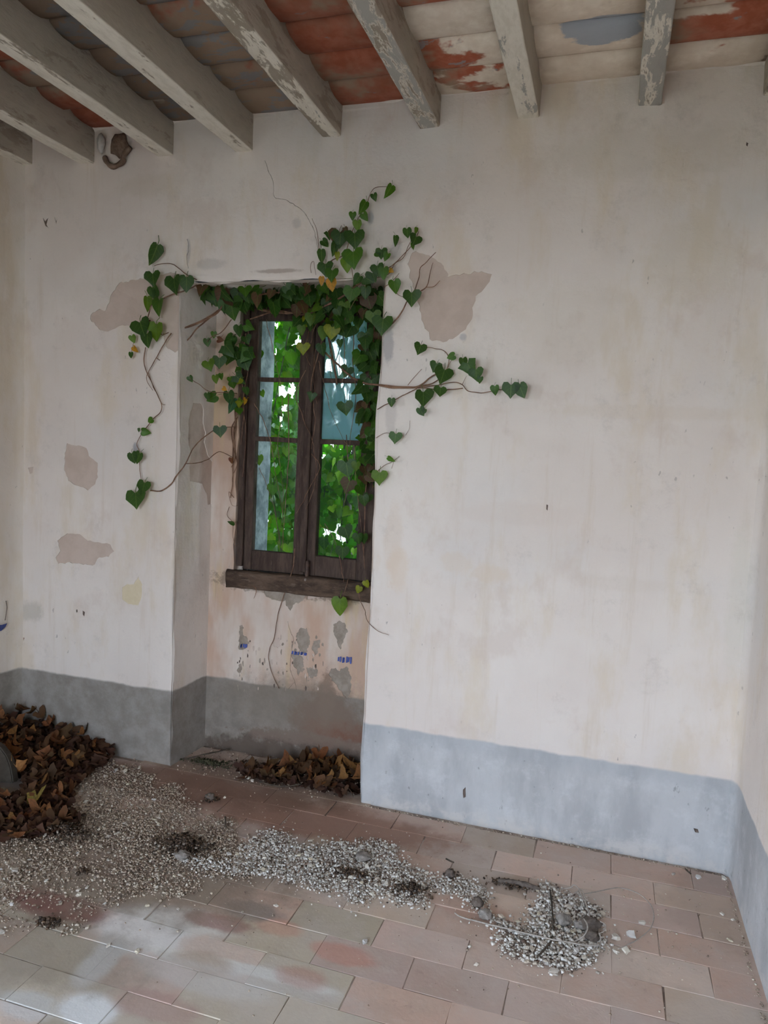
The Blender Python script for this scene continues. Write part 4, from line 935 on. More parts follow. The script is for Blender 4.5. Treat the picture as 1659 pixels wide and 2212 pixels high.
while nst < 3000 and tries < 16000:
    tries += 1
    p = oleaf_pos(); q = proj32(p)
    up_right = q.x > -1.33 and q.z > 1.55
    if up_right and rnd.random() < .88: continue
    size = rnd.uniform(.030, .068) * (1.0 if p.y < 1 else 1.25)
    qc = q - Vector((0, 0, size * .38))
    if any((Vector((g.x, 0, g.z)) - qc).length < .007 + .46 * size for g in holes_): continue
    cl = rnd.choice(['m', 'm', 'l', 'd', 'm', 'l', 'd']) if q.z > 1.2 else rnd.choice(['m', 'l', 'l', 'y', 'm', 'l', 'd'])
    col = Vector(G[cl]) * (1.25 if cl != 'y' else 1.4)
    if n < 290 and p.y < 1.15:
        leaf(oiv, p, size, rnd.uniform(-60, 60), rnd.uniform(-35, 35), rnd.uniform(-50, 50), col, rnd.choice(['wide', 'heart', 'lobed', 'heart'])); n += 1
    elif p.y > .75:
        V, Fs = leafgeo(rnd.choice(['wide', 'heart', 'lobed']), .2, .3, tries, False)
        R_ = Matrix.Translation(p - oiv.location) @ Matrix.Rotation(math.radians(rnd.uniform(-50, 50)), 4, 'Z') @ Matrix.Rotation(math.radians(90 + rnd.uniform(-35, 35)), 4, 'X') @ Matrix.Rotation(math.radians(rnd.uniform(-60, 60)), 4, 'Z') @ Matrix.Scale(size, 4)
        n0 = len(stuffV); stuffV += [R_ @ v for v in V]; stuffF += [tuple(n0 + i for i in fc) for fc in Fs]; nst += 1
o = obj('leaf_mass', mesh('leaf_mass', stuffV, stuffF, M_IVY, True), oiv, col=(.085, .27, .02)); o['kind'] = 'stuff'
for k in range(26):
    x = rnd.uniform(-2.05, -1.15); y_ = rnd.uniform(.62, 1.3); z1 = rnd.uniform(2.0, 2.9)
    vine(oiv, [Vector((x + .06 * math.sin(j * 1.7 + k), y_, z1 + (.3 - z1) * j / 6)) for j in range(7)], rnd.uniform(.0015, .004), None, 4, M_STEMD, .012)
hv = []; hf = []; k = 0
while k < 5200:
    p = Vector((rnd.uniform(-4.6, 1.2), rnd.uniform(1.75, 3.0), rnd.uniform(-.1, 3.3))); q = proj32(p)
    if q.x > -1.33 and q.x < -1.08 and q.z > 1.56 and rnd.random() < .97: continue
    if any((Vector((g.x, 0, g.z)) - q).length < .058 for g in holes_): continue
    V, Fs = leafgeo('wide', .2, .3, k % 50, False); k += 1
    R_ = Matrix.Translation(p) @ Euler((rnd.uniform(.6, 2.4), rnd.uniform(-.8, .8), rnd.uniform(-1, 1))).to_matrix().to_4x4() @ Matrix.Scale(rnd.uniform(.10, .19), 4)
    n0 = len(hv); hv += [R_ @ v for v in V]; hf += [tuple(n0 + i for i in fc) for fc in Fs]
hd = bpy.data.objects.new('hedge', None); C.objects.link(hd); hd.location = (-1.7, 2.4, -.16); tag(hd, 'tall dark green hedge outdoors beyond the hanging ivy', 'hedge')
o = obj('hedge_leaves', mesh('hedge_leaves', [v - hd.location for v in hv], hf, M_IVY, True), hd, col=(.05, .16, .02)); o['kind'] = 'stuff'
for k in range(9):
    x = -4.2 + k * .6 + rnd.uniform(-.15, .15); vine(hd, [Vector((x, 2.4, -.2)), Vector((x + .05, 2.35, .9)), Vector((x - .06, 2.45, 2.0)), Vector((x + .05, 2.4, 3.0))], .035, .012, 5, M_STEMD, .02, 'trunk')
# a leaning trunk outside, seen through the right-hand upper panes
tk = [onw(707, 680, 1.0), onw(718, 760, 1.0), onw(730, 830, 1.0), onw(742, 900, 1.0), onw(750, 1000, 1.0), onw(755, 1250, 1.0)]
tk = [Vector((tk[0].x, 1.0, 3.1))] + tk + [Vector((tk[-1].x + .04, 1.0, -.2))]
P = spline(tk, 6); P = [p + noise.noise_vector(p * 5) * .01 for p in P]
V, Fs = tube(P, [.012 + .010 * i / len(P) for i in range(len(P))], 8)
tr_ = bpy.data.objects.new('sapling', None); C.objects.link(tr_); tr_.location = tuple(P[-1])
tag(tr_, 'thin grey-brown sapling trunk leaning outside behind the right window panes', 'tree')
obj('trunk', mesh('trunk', [v - tr_.location for v in V], Fs, flat('grey_bark', (.14, .11, .10), (.22, .18, .17), 20), True), tr_)
for a, b, c_ in [((722, 780), (700, 730), (690, 700)), ((735, 850), (760, 800), (780, 760))]:
    P2 = spline([onw(*a, 1.0), onw(*b, .98), onw(*c_, .95)], 4); V, Fs = tube(P2, [.007, .006, .006, .005, .005, .004, .004, .003, .003], 6)
    obj('branch', mesh('branch', [v - tr_.location for v in V], Fs, M_STEMD, True), tr_)

# ================================================================== GREY SLAB at the left edge
pb = onf(28, 1692, .05); bm = bmesh.new()
prof = [(-.26, 0), (0, 0), (-.008, .03), (-.022, .07), (-.045, .11), (-.08, .145), (-.13, .17), (-.26, .185)]
f0 = [bm.verts.new((x, 0, z)) for x, z in prof]; fa = bm.faces.new(f0)
ex_ = bmesh.ops.extrude_face_region(bm, geom=[fa]); bmesh.ops.translate(bm, verts=[v for v in ex_['geom'] if isinstance(v, bmesh.types.BMVert)], vec=(0, .05, 0))
bmesh.ops.bevel(bm, geom=bm.edges[:], offset=.005, segments=2, affect='EDGES'); bmesh.ops.recalc_face_normals(bm, faces=bm.faces)
o = bm_obj('stone_slab', bm, flat('grey_slab', (.055, .045, .035), (.075, .064, .052), 14, .95, .2, .1), None, False, loc=(pb.x, pb.y, .05), rot=(-.25, 0, .25)); tag(o, 'smooth dark grey slab with a rounded corner among the dead leaves at left', 'slab')

# ================================================================== DEAD LEAVES
DL = []
for s in range(7):
    kd = ['wide', 'lobed', 'lobed', 'narrow', 'wide', 'lobed', 'heart'][s]
    V, Fs = leafgeo(kd, .15 + .12 * (s % 3), .1, 70 + s, s % 2 == 0)
    q = random.Random(s); cu = q.uniform(.6, 1.8); tw = q.uniform(-1.5, 1.5)
    V = [Vector((v.x, v.y + .45, v.z + cu * (v.y + .45) ** 2 * .6 + tw * v.x * (v.y + .45) + .5 * abs(v.x) ** 1.5 + q.uniform(-.05, .05))) for v in V]
    V = [Vector((v.x * q.uniform(.85, 1.12), v.y * q.uniform(.92, 1.06), v.z)) for v in V]
    DL.append(mesh('dead_leaf', V, Fs, M_DEAD, True))
DC = [(v_[0], v_[1] * .92, v_[2] * .62) for v_ in [(.05, .028, .02), (.07, .035, .022), (.15, .055, .03), (.19, .08, .038), (.12, .05, .03), (.22, .11, .05), (.08, .038, .025), (.20, .10, .045), (.10, .06, .04), (.17, .07, .045), (.20, .085, .05), (.06, .032, .022)]]
def pile_h(x, y):
    """height of the leaf heap in the left corner"""
    d1 = math.hypot((x + 2.75) / .74, (y + .05) / 1.05)
    h = .15 * max(0, 1 - d1) ** .8
    return h
pileA = [(-2.76, -.01), (-2.45, -.01)] + [tuple(onf(u, v)[:2]) for u, v in [(243, 1632), (228, 1652), (190, 1680), (162, 1705), (150, 1735), (160, 1760), (178, 1785), (150, 1805), (95, 1812), (45, 1812), (0, 1822), (-60, 1830)]] + [(-2.76, -.95)]
def sample(poly):
    xs = [p[0] for p in poly]; ys = [p[1] for p in poly]
    while True:
        q = (rnd.uniform(min(xs), max(xs)), rnd.uniform(min(ys), max(ys)))
        if inside(q, poly): return q
def hides_slab(x, y, z):
    q_ = np.array((x, y, z)) - CAMP; c_ = AX.T @ q_; u = CX + F * c_[0] / c_[2]; v = CY + F * c_[1] / c_[2]
    return u < 46 and 1580 < v < 1712 and y < pb.y + .09
def dleaf(x, y, z, size, label, group, colr=None, flatness=.5):
    if group and hides_slab(x, y, z): y += .25; x -= .03
    o = obj('dead_leaf', DL[rnd.randrange(7)], None, (x, y, z), (rnd.gauss(0, flatness), rnd.gauss(0, flatness), rnd.uniform(0, 6.28)), size, colr or (Vector(rnd.choice(DC)) * rnd.uniform(.8, 1.25)))
    tag(o, label, 'leaf', group); return o
# base of the heaps (crumbled leaves nobody could count)
def litter(name, label, spots, sizes, col):
    V = []; Fs = []
    for (x, y, z) in spots:
        if hides_slab(x, y, z): continue
        a, b = leafgeo(rnd.choice(['wide', 'heart', 'lobed']), .3, .5, rnd.randrange(99), False); sz = rnd.uniform(*sizes)
        M_ = Matrix.Translation((x, y, z)) @ Euler((rnd.gauss(0, .6), rnd.gauss(0, .6), rnd.uniform(0, 6.3))).to_matrix().to_4x4() @ Matrix.Scale(sz, 4) @ Matrix.Translation((0, .45, 0))
        n0 = len(V); V += [M_ @ v for v in a]; Fs += [tuple(n0 + i for i in fc) for fc in b]
    for v in V: v.z = max(v.z, .002)
    o = obj(name, mesh(name, V, Fs, M_DEAD, True), col=col); return tag(o, label, 'leaf litter', kind='stuff')
sp = []
for _ in range(2000):
    x, y = sample(pileA); sp.append((x, y, .006 + pile_h(x, y) * rnd.uniform(.2, .92)))
litter('leaf_litter', 'thick mat of crumbled brown leaves heaped in the left corner', sp, (.025, .055), (.085, .038, .022))
for k in range(215):
    x, y = sample(pileA); dleaf(min(max(x, XL + .035), 9), min(y, -.03), .014 + pile_h(x, y), rnd.uniform(.028, .058), 'curled brown dead leaf in the big heap in the left corner', 'dead leaves heaped in the left corner')
p = onf(70, 1752); dleaf(p.x, p.y, .035, .07, 'yellow dead leaf lying on the front of the left leaf heap', None, (.26, .19, .045), .1)
p = onf(42, 1700); dleaf(p.x, p.y, .07, .08, 'light orange-brown leaf on top of the heap beside the grey slab', None, (.38, .17, .06), .3)
pileB = W([(0, 0)]) and [tuple(onf(u, v)[:2]) for u, v in [(500, 1655), (560, 1640), (640, 1650), (700, 1625), (772, 1640), (776, 1690), (770, 1708), (720, 1695), (650, 1690), (590, 1680), (540, 1675)]]
pileB = [(-1.60, .10), (-1.45, .18), (-1.30, .23), (-1.10, .26), (-.965, .26), (-.955, .05), (-1.05, .02), (-1.2, .04), (-1.35, .02), (-1.5, .03)]
def hB(x, y): return .05 * max(0, min(1, (x + 1.55) / .35)) * max(0, min(1, (y + .0) / .12))
sp = []
for _ in range(420):
    x, y = sample(pileB); sp.append((x, y, .004 + hB(x, y) * rnd.uniform(.1, .9)))
litter('leaf_litter', 'loose crumbled brown leaves on the niche floor below the window', sp, (.02, .045), (.075, .035, .022))
for k in range(72):
    x, y = sample(pileB); dleaf(max(min(x, NXR - .04), NBL + .04), min(y, ND - .035), .012 + hB(x, y), rnd.uniform(.03, .065), 'curled brown dead leaf on the niche floor under the window', 'dead leaves on the niche floor', None, .6)
for (u, v, lb) in [(672, 1845, 0)]: pass

# twigs and moss in the niche corner
M_MOSS = flat('dark_moss', (.045, .045, .022), (.09, .085, .045), 40, bmp=.8)
def crumbs(name, spots, rmin, rmax, mat, label, cat, flat_=.6, parent=None, kind='stuff', cols=None):
    """many irregular chips as one mesh"""
    n = len(spots); sp_ = np.array(spots, dtype=float)
    base = np.array([(-1, -1, -1), (1, -1, -1), (1, 1, -1), (-1, 1, -1), (-1, -1, 1), (1, -1, 1), (1, 1, 1), (-1, 1, 1)], dtype=float)
    r_ = nrg.uniform(0, 1, n) ** 2.2 * (rmax - rmin) + rmin
    Vv = base[None] * nrg.uniform(.45, 1.0, (n, 8, 3))
    Vv *= (r_[:, None] * nrg.uniform(.5, 1, (n, 3)))[:, None, :]; Vv[:, :, 2] *= flat_
    a = nrg.uniform(0, 6.28, n); bt = nrg.normal(0, .45, n)
    ca, sa = np.cos(a), np.sin(a); cb_, sb = np.cos(bt), np.sin(bt)
    x = Vv[:, :, 0] * cb_[:, None] + Vv[:, :, 2] * sb[:, None]; z = -Vv[:, :, 0] * sb[:, None] + Vv[:, :, 2] * cb_[:, None]; y = Vv[:, :, 1]
    X_ = x * ca[:, None] - y * sa[:, None]; Y_ = x * sa[:, None] + y * ca[:, None]
    zmin = z.min(axis=1)
    P_ = np.stack([X_ + sp_[:, 0, None], Y_ + sp_[:, 1, None], z - zmin[:, None] * .8 + sp_[:, 2, None]], axis=2).reshape(-1, 3)
    q = np.array([(0, 3, 2, 1), (4, 5, 6, 7), (0, 1, 5, 4), (1, 2, 6, 5), (2, 3, 7, 6), (3, 0, 4, 7)])
    Q = (q[None] + (np.arange(n) * 8)[:, None, None]).reshape(-1, 4)
    me = bpy.data.meshes.new(name); me.vertices.add(len(P_)); me.vertices.foreach_set('co', P_.ravel())
    me.loops.add(Q.size); me.loops.foreach_set('vertex_index', Q.ravel().astype(np.int32)); me.polygons.add(len(Q))
    me.polygons.foreach_set('loop_start', (np.arange(len(Q)) * 4).astype(np.int32))
    me.update(calc_edges=True); me.validate(); me.materials.append(mat)
    o = obj(name, me, parent)
    if label: tag(o, label, cat, kind=kind)
    elif kind: o['kind'] = kind
    return o
def chipmat(name, stops, bmp=.3):
    t = NT(name); isl = t.n('ShaderNodeNewGeometry').outputs['Random Per Island']
    r_ = t.n('ShaderNodeValToRGB'); t.put(r_.inputs[0], isl); cr = r_.color_ramp; cr.interpolation = 'CONSTANT'
    while len(cr.elements) < len(stops): cr.elements.new(.5)
    for e_, (p_, c_) in zip(cr.elements, stops): e_.position = p_; e_.color = (*c_, 1)
    t.bump(t.noise(80, 3), bmp, .002)
    return t.fin(r_.outputs[0], .85, .25)
M_CHIPL = chipmat('beige_plaster_grit', [(0, (.36, .28, .21)), (.25, (.46, .37, .28)), (.5, (.28, .20, .15)), (.68, (.56, .47, .37)), (.86, (.66, .60, .50)), (.95, (.15, .10, .07))])
M_CHIPW = chipmat('white_plaster_grit', [(0, (.56, .52, .46)), (.2, (.68, .64, .58)), (.45, (.42, .36, .30)), (.62, (.80, .77, .72)), (.82, (.30, .24, .19)), (.93, (.13, .09, .07))])
M_CHIP = NT('plaster_chip'); 
_t = M_CHIP; _t.bump(_t.noise(60, 3), .3, .002); M_CHIP = _t.fin(_t.mix(_t.ramp(_t.noise(40, 3), .4, .7, 0, .3), _t.ocol(), (.30, .25, .21)), .85, .25)
M_DIRT = chipmat('dark_humus', [(0, (.07, .045, .03)), (.3, (.11, .07, .045)), (.6, (.05, .035, .026)), (.8, (.17, .11, .07)), (.93, (.32, .27, .22))])
def FP(pts): return [tuple(onf(u, v)[:2]) for u, v in pts]
def scatter(poly, n, edge=.05, gate=None):
    out = []; xs = [p[0] for p in poly]; ys = [p[1] for p in poly]
    while len(out) < n:
        x, y = rnd.uniform(min(xs), max(xs)), rnd.uniform(min(ys), max(ys))
        jx = noise.noise(Vector((x * 9, y * 9, 0))) * edge; jy = noise.noise(Vector((x * 9, y * 9, 5))) * edge
        if not inside((x + jx, y + jy), poly): continue
        if gate and rnd.random() > gate(x, y): continue
        g = .012 if rnd.random() < .8 else .035
        out.append((x + rnd.gauss(0, g), y + rnd.gauss(0, g), 0))
    return out
pL = FP([(150, 1700), (200, 1665), (250, 1640), (300, 1655), (345, 1690), (420, 1735), (500, 1785), (545, 1835), (560, 1880), (540, 1905), (440, 1900), (400, 1925), (300, 1935), (230, 1965), (190, 2000), (90, 2015), (0, 2040), (-80, 1950), (-40, 1850), (60, 1800), (130, 1790), (160, 1750)])
def gl_(x, y):
    k = .25 + .9 * max(0, min(1, noise.noise(Vector((x * 4.3, y * 4.3, 2))) + .55))
    for (u, v, rr) in [(120, 1930, .14), (200, 1850, .06), (60, 1990, .12)]:
        p = onf(u, v)
        if math.hypot(x - p.x, y - p.y) < rr: k *= .25
    return k
def heap(L, amp):
    return [(x, y, max(0, amp * (.4 + noise.noise(Vector((x * 7, y * 7, 3))))) * rnd.random()) for x, y, z in L]
crumbs('plaster_grit', heap(scatter(pL, 21000, .12, gl_), .006), .0014, .0062, M_CHIPL, 'wide spread of fine beige plaster crumbs on the left of the floor', 'rubble')
pM = FP([(530, 1840), (560, 1800), (640, 1815), (700, 1825), (790, 1815), (850, 1840), (880, 1870), (930, 1895), (945, 1925), (930, 1955), (870, 1945), (800, 1940), (720, 1930), (640, 1912), (590, 1895), (520, 1890), (420, 1880), (380, 1862), (440, 1850)])
crumbs('plaster_grit', heap(scatter(pM, 11500, .09), .012), .0016, .0068, M_CHIPW, 'dense white band of plaster crumbs across the middle of the floor', 'rubble')
pS = FP([(930, 1905), (985, 1895), (1050, 1915), (1052, 1945), (1040, 1975), (1010, 1960), (960, 1925)])
crumbs('plaster_grit', heap(scatter(pS, 1100, .06), .005), .0016, .0065, M_CHIPW, 'small white patch of plaster crumbs between the two larger spreads', 'rubble')
pR = FP([(1060, 1995), (1048, 1975), (1090, 1990), (1150, 1998), (1160, 1960), (1148, 1925), (1175, 1905), (1215, 1925), (1240, 1960), (1290, 1985), (1310, 2030), (1300, 2060), (1285, 2090), (1240, 2085), (1200, 2100), (1150, 2085), (1110, 2060), (1090, 2030)])
crumbs('plaster_grit', heap(scatter(pR, 5200, .06), .014), .0018, .0082, M_CHIPW, 'heap of white plaster crumbs around the string on the right floor', 'rubble')
# thin scatter all over
allf = FP([(0, 2200), (0, 1800), (300, 1640), (800, 1760), (1560, 1900), (1640, 2150), (1600, 2200)])
def ga(x, y): return max(.02, min(1, 1.1 - 1.3 * abs(y + .45) - .35 * max(0, x + .6)))
crumbs('plaster_grit', scatter(allf, 900, .0, ga), .0015, .0045, M_CHIPL, 'sparse tiny plaster crumbs dotted over all of the floor tiles', 'rubble')
pN = [(-1.86, .0), (-1.86, .27), (-.95, .27), (-.95, .03), (-1.3, -.03)]
crumbs('plaster_grit', [(x, y, hB(x, y) * .5) for x, y, z in scatter(pN, 900, .03)], .0015, .006, M_CHIPL, 'dusty plaster crumbs on the floor of the window niche', 'rubble')
# wall-foot dirt line along the right wall and back wall
crumbs('dirt_line', [(rnd.uniform(NXR + .02, XR - .03), -.012 - abs(rnd.gauss(0, .008)), 0) for _ in range(420)] + [(XR - .012 - abs(rnd.gauss(0, .006)), rnd.uniform(-1.6, -.03), 0) for _ in range(330)], .0015, .005, M_CHIPL, 'thin line of crumbs along the foot of the back and right walls', 'rubble')

def hump(spots_c, spread, n, hgt):
    out = []
    for _ in range(n):
        a = rnd.uniform(0, 6.28); q = abs(rnd.gauss(0, .5)); q = min(q, 1.6)
        x = spots_c[0] + math.cos(a) * q * spread[0]; y = spots_c[1] + math.sin(a) * q * spread[1]
        out.append((x, y, hgt * math.exp(-(q * 1.5) ** 2) * rnd.random()))
    return out
for (u, v, rx, ry, n, h, lb) in [(395, 1830, .16, .09, 1300, .035, 'dark clump of dirt and leaf mould in the middle of the beige crumbs'), (140, 1800, .2, .10, 900, .03, 'dark leaf mould at the front foot of the left leaf heap'),
                                 (455, 1728, .035, .03, 160, .02, 'small dark dirt clod alone in front of the window niche'), (178, 1886, .035, .02, 130, .015, 'small dark clod on the far left among the beige crumbs'),
                                 (890, 1925, .09, .06, 420, .02, 'brown dirt clump at the right end of the white band'), (760, 1890, .18, .05, 600, .015, 'loose brown dirt mixed along the middle of the white band'),
                                 (105, 1995, .05, .03, 160, .012, 'dark dirt smear on the tiles near the lower left edge'), (1105, 1912, .10, .03, 300, .014, 'dark dirt trailing behind the crumbs near the string'),
                                 (975, 1892, .035, .03, 130, .02, 'small round brown dirt tuft beside the small crumb patch'), (450, 1650, .16, .05, 500, .014, 'dark mossy dirt at the left corner of the niche floor'),
                                 (590, 1660, .25, .05, 700, .012, 'dark dirt under the leaves on the niche floor')]:
    p = onf(u, v); crumbs('dirt_clump', hump((p.x, min(p.y, .2)), (rx, ry), n, h), .0018, .008, M_MOSS if 'mossy' in lb else M_DIRT, lb, 'dirt')

# individual larger plaster chips
CM = []
for s in range(8):
    q = random.Random(90 + s); n = q.choice([4, 5, 5, 6]); V = []; 
    for zz_, sc_ in ((-.5, 1.0), (.0, 1.08), (.5, .86)):
        for i in range(n):
            a = 2 * math.pi * (i + q.uniform(-.25, .25)) / n; rr = (q.uniform(.5, 1.25)) * sc_
            V.append(Vector((math.cos(a) * rr, math.sin(a) * rr * .72, zz_ * .5 + q.uniform(-.06, .06))))
    Fs = [(k * n + i, k * n + (i + 1) % n, (k + 1) * n + (i + 1) % n, (k + 1) * n + i) for k in range(2) for i in range(n)] + [tuple(range(n))[::-1], tuple(2 * n + i for i in range(n))]
    CM.append(mesh('plaster_chip', V, Fs, M_CHIP))
CW = [(.66, .61, .53), (.60, .54, .46), (.72, .67, .57), (.52, .45, .36), (.62, .59, .55), (.68, .60, .45), (.46, .41, .35)]
def chip(x, y, z, s, label, group=None, colr=None):
    if not group: s *= .8
    o = obj('plaster_chip', CM[rnd.randrange(8)], None, (x, y, z + s * .27), (rnd.gauss(0, .15), rnd.gauss(0, .15), rnd.uniform(0, 6.28)), s, colr or Vector(rnd.choice(CW)) * rnd.uniform(.85, 1.1))
    return tag(o, label, 'plaster chip', group)
for poly, n, lo, hi, lb, gp, zz_ in [(pL, 90, .006, .012, 'pale plaster chip lying in the beige crumbs on the left floor', 'plaster chips in the left spread', .003), (pM, 80, .006, .012, 'white plaster chip lying in the dense white band of crumbs', 'plaster chips in the middle band', .008), (pR, 75, .007, .014, 'white plaster chip in the crumb heap around the string', 'plaster chips in the right heap', .010)]:
    for x, y, _z in scatter(poly, n, .02): chip(x, y, zz_ * rnd.random(), rnd.uniform(lo, hi), lb, gp)
SC = [(298, 2053, .014, 'lone pale plaster chip on the white-dusted tiles at lower left'), (235, 2040, .012, 'small pale chip beside the grey-stained tile joint at lower left'), (318, 1955, .014, 'cream chip just below the beige crumbs, left of centre'), (383, 2010, .008, 'tiny chip on a red tile left of centre'), (597, 1955, .012, 'cream chip on the dark grey tile below the white band'), (524, 1968, .007, 'tiny chip at the corner of the dark grey tile'),
      (790, 2033, .016, 'grey chip lying on a tile joint below the middle band'), (508, 1880, .02, 'flat cream square chip at the left end of the white band'), (125, 1758, .018, 'bright white chip stuck in the front of the leaf heap'), (5, 1705, .022, 'cream chip at the far left edge beside the grey slab'), (250, 1665, .018, 'flat white chip on the tiles beside the leaf heap'), (267, 1655, .012, 'small white chip between leaf heap and niche'), (270, 1667, .022, 'long white chip on the tiles in front of the wall'), (618, 1678, .012, 'white chip among the leaves of the niche'), (535, 1680, .02, 'white plaster chunk on the niche floor'), (545, 1686, .016, 'smaller white chunk in front of the one on the niche floor'), (485, 1722, .012, 'flat pale chip on the tiles in front of the niche'),
      (1508, 1894, .018, 'white chip near the right end of the back wall'), (1455, 1887, .012, 'small cream chip near the foot of the back wall'), (1565, 1897, .016, 'white chip in the far right corner of the floor'), (1560, 1973, .012, 'white chip on the tiles near the right wall'), (1577, 2030, .012, 'yellowish chip on the tiles near the right wall'), (1583, 1985, .009, 'small chip beside the white one near the right wall'),
      (1302, 1975, .020, 'white chip right of the dark clod by the string'), (1388, 1992, .018, 'pale chip inside the loop of string'), (1362, 2018, .028, 'large cream plaster chunk inside the loop of string'), (1330, 2024, .024, 'oblong grey chunk left of the large cream one'), (1330, 2055, .018, 'grey chip below the oblong chunk'), (1352, 2052, .020, 'flat grey-green chip near the loop of string'), (1136, 1918, .014, 'bright cream chip on the dark dirt behind the crumbs'), (1134, 1930, .012, 'white chip just in front of the dark dirt'), (1146, 1968, .008, 'tiny cream chip alone on the clear tile'), (1195, 2098, .022, 'cream chunk at the near edge of the right crumb heap'), (1180, 2078, .018, 'yellow-white chip near the front of the right crumb heap'), (1205, 2042, .020, 'pale yellowish chunk in the middle of the right crumb heap'), (1240, 1945, .01, 'small chip behind the clods in the right heap'), (1030, 2082, .01, 'dull chip alone on the tiles below the string end'),
      (32, 1880, .022, 'greenish-white chunk among the crumbs at the far left'), (385, 1962, .008, 'tiny reddish chip right of the cream one')]
for u, v, s, lb in SC:
    z = 0.0
    p = onf(u, v, z + .004); y_ = p.y
    if p.x < NXR and y_ > -.02: z = hB(p.x, p.y) * .9
    chip(p.x, y_, z, s, lb)

# clods and stones of the right heap
M_CLOD = flat('grey_mortar_clod', (.20, .175, .15), (.30, .265, .235), 40, bmp=.6); M_CLODD = flat('dark_earth_clod', (.09, .07, .058), (.17, .135, .11), 40, bmp=.6)
for (u, v, r_, m_, lb, sd) in [(1276, 1998, .030, M_CLODD, 'round dark brown clod with string tied round it on the right floor', 1), (1278, 2024, .022, M_CLODD, 'smaller dark clod just in front of the string-tied one', 2), (1216, 1990, .026, M_CLOD, 'grey egg-shaped clod in the back of the right crumb heap', 3), (1252, 2000, .018, M_CLOD, 'small grey clod left of the string-tied one', 9),
                           (1032, 1950, .020, M_CLODD, 'brown dirt clod behind the thin cord on the middle floor', 4), (1048, 1976, .021, M_CLOD, 'grey-brown clod touching the thin cord', 5), (785, 1848, .030, M_CLOD, 'flat grey stone lying on the white band of crumbs', 6), (972, 1888, .018, M_CLODD, 'round brown clod beside the small crumb patch', 7), (455, 1722, .020, M_CLODD, 'dark clod alone on the tiles before the niche', 8), (395, 1850, .024, M_CLOD, 'dull stone in the dark dirt clump left of centre', 10)]:
    p = onf(u, v, r_ * .6); o = lump('clod', (p.x, p.y, r_ * (.62 if sd != 6 else .42) + .002), (r_, r_ * .85, r_ * .75), m_, seed=sd * 1.7, sub=3, amp=.3, flat_=1 if sd != 6 else .5); tag(o, lb, 'clod')
p0 = onf(1075, 1908); p1 = onf(1165, 1928)
V, Fs = tube(spline([(p0.x, p0.y, .012), ((p0.x + p1.x) / 2, (p0.y + p1.y) / 2 + .006, .016), (p1.x, p1.y, .012)], 4), [.004, .008, .006, .010, .007, .009, .006, .008, .004], 7); V = [v + noise.noise_vector(v * 60) * .005 for v in V]
tag(obj('stick', mesh('stick', V, Fs, M_CLODD, True)), 'short dark rotten stick behind the right crumb heap', 'stick')
for pts, lb in [([(963, 1858), (980, 1866)], 'small dark twig on the clear tiles above the crumb patch'), ([(1188, 1925), (1192, 1960), (1196, 2015)], 'thin dark twig lying up the right crumb heap'), ([(1160, 2070), (1180, 2050), (1192, 2030)], 'brown twig low in the right crumb heap'), ([(486, 1766), (488, 1790)], 'short upright dark twig at the edge of the beige crumbs'), ([(395, 1640), (440, 1632), (500, 1618)], 'long dark twig in the left corner of the niche floor'), ([(560, 1690), (600, 1700), (650, 1697)], 'thin twig in front of the niche leaves'), ([(1480, 1880), (1492, 1890)], 'tiny twig at the foot of the back wall')]:
    P = spline([Vector(onf(u, v, .012)) for u, v in pts], 4); P = [p + Vector((0, 0, .004 + noise.noise(p * 30) * .004)) for p in P]
    for p in P: p.y = min(p.y, .25)
    V, Fs = tube(P, .0032, 5); tag(obj('twig', mesh('twig', V, Fs, M_STEMD, True)), lb, 'twig')

# string
M_STR = flat('grey_white_string', (.34, .30, .26), (.47, .42, .37), 120, bmp=.5)
st = bpy.data.objects.new('string', None); C.objects.link(st); p = onf(1270, 2000); st.location = (p.x, p.y, 0)
tag(st, 'thin grey-white string looped and knotted on the right floor', 'string')
def cord(name, pts, zs_, r_=.0024):
    P = spline([onf(u, v, z) for (u, v), z in zip(pts, zs_)], 7)
    P = [Vector((q.x + noise.noise(q * 25) * .002, q.y + noise.noise(q * 25 + Vector((5, 0, 0))) * .002, max(q.z, .004))) for q in P]
    V, Fs = tube(P, r_, 6); obj(name, mesh(name, [v - st.location for v in V], Fs, M_STR, True), st)
cord('cord', [(1250, 1932), (1290, 1926), (1335, 1918), (1375, 1928), (1402, 1950), (1412, 1975), (1408, 2000), (1390, 2020), (1365, 2036), (1335, 2050)], [.03, .012, .006, .005, .006, .008, .006, .005, .006, .01], .0016)
cord('cord', [(982, 1972), (995, 1980), (1030, 1990), (1070, 2000), (1120, 2012), (1170, 2024), (1220, 2034), (1270, 2042), (1295, 2040)], [.004, .005, .006, .012, .02, .026, .03, .024, .02], .0024)
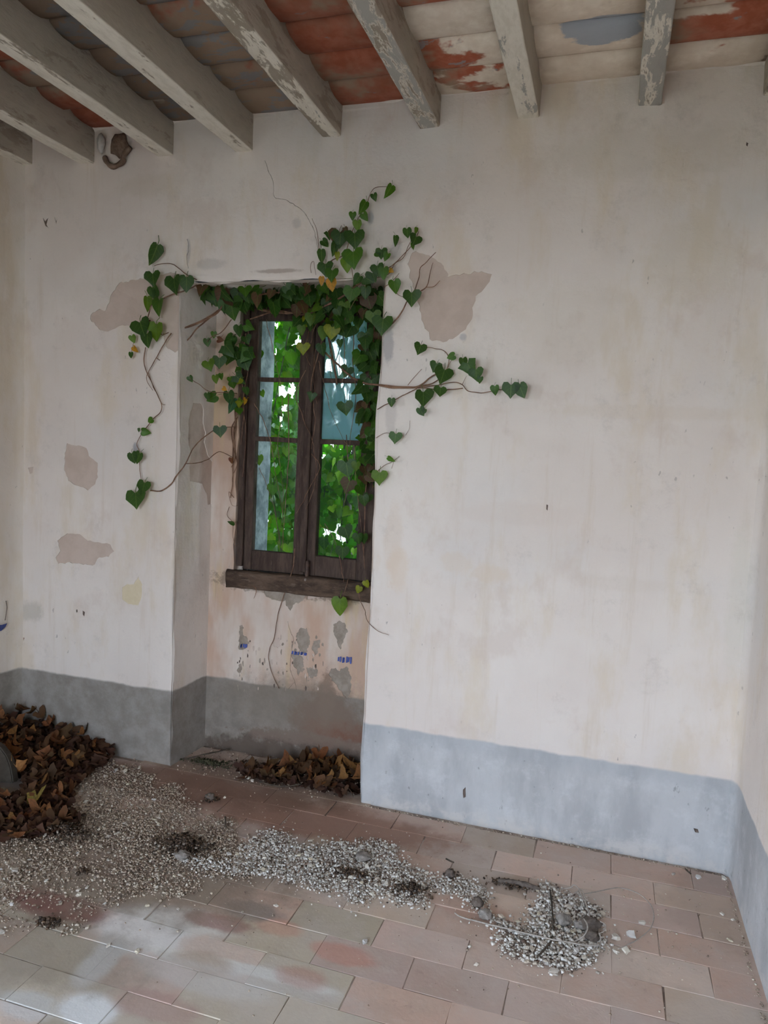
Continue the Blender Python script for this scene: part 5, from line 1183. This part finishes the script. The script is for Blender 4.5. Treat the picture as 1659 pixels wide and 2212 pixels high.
cord('loop', [(1275, 1975), (1262, 1945), (1250, 1920), (1240, 1912), (1232, 1918), (1215, 1920), (1208, 1928), (1222, 1938), (1240, 1930), (1255, 1922), (1265, 1945), (1272, 1978)], [.06, .045, .035, .03, .02, .012, .01, .014, .026, .035, .045, .055], .0019)
cord('loop', [(1292, 2035), (1290, 2050), (1296, 2048), (1298, 2028), (1294, 2015)], [.02, .008, .008, .02, .03], .0020)
cord('loop', [(1262, 1985), (1268, 1995), (1268, 2008), (1262, 2020), (1252, 2028), (1240, 2034)], [.05, .055, .05, .04, .03, .02], .0022)
cord('cord', [(1296, 1990), (1308, 1998), (1303, 2012), (1292, 2016)], [.04, .03, .025, .02], .0018)

# blue paint marks on the niche back and on the left wall
def marks(name, u0, u1, v0, v1, n, y_, parent, seed):
    q = random.Random(seed); V = []; Fs = []
    for k in range(n):
        u = u0 + (u1 - u0) * (k + q.uniform(.1, .9)) / n; w = (u1 - u0) / n * .42; sl = (u - u0) * .12
        a = v0 + q.uniform(0, .25) * (v1 - v0) + sl; b = v1 - q.uniform(0, .25) * (v1 - v0) + sl
        i0 = len(V)
        for (du, vv_) in ((-w, b), (w * .8, b), (w + 1, a), (-w + 1, a)): V.append(onw(u + du, vv_, y_))
        Fs.append((i0, i0 + 1, i0 + 2, i0 + 3))
    return obj(name, mesh(name, V, Fs, M_BLUE), parent)
marks('blue_mark', 730, 758, 1416, 1431, 7, ND - .0065, niche_back, 1)
marks('blue_mark', 517, 534, 1389, 1399, 5, ND - .0065, niche_back, 2)
marks('blue_mark', 630, 664, 1405, 1414, 8, ND - .0065, niche_back, 3)
V = [onx(u, v, XL + .010) for u, v in [(-6, 1350), (4, 1350), (16, 1346), (12, 1354), (4, 1362), (-6, 1366)]]
obj('blue_mark', mesh('blue_mark', V, [tuple(range(6))], M_BLUEB), wl)
V, Fs = tube([onx(u, v, XL + .006) for u, v in [(13, 1298), (15, 1312), (13, 1328), (11, 1340)]], .0018, 5); obj('hairline_crack', mesh('hairline_crack', V, Fs, M_CRACK), wl)

# copies must carry transforms before the checks
bpy.context.view_layer.update()
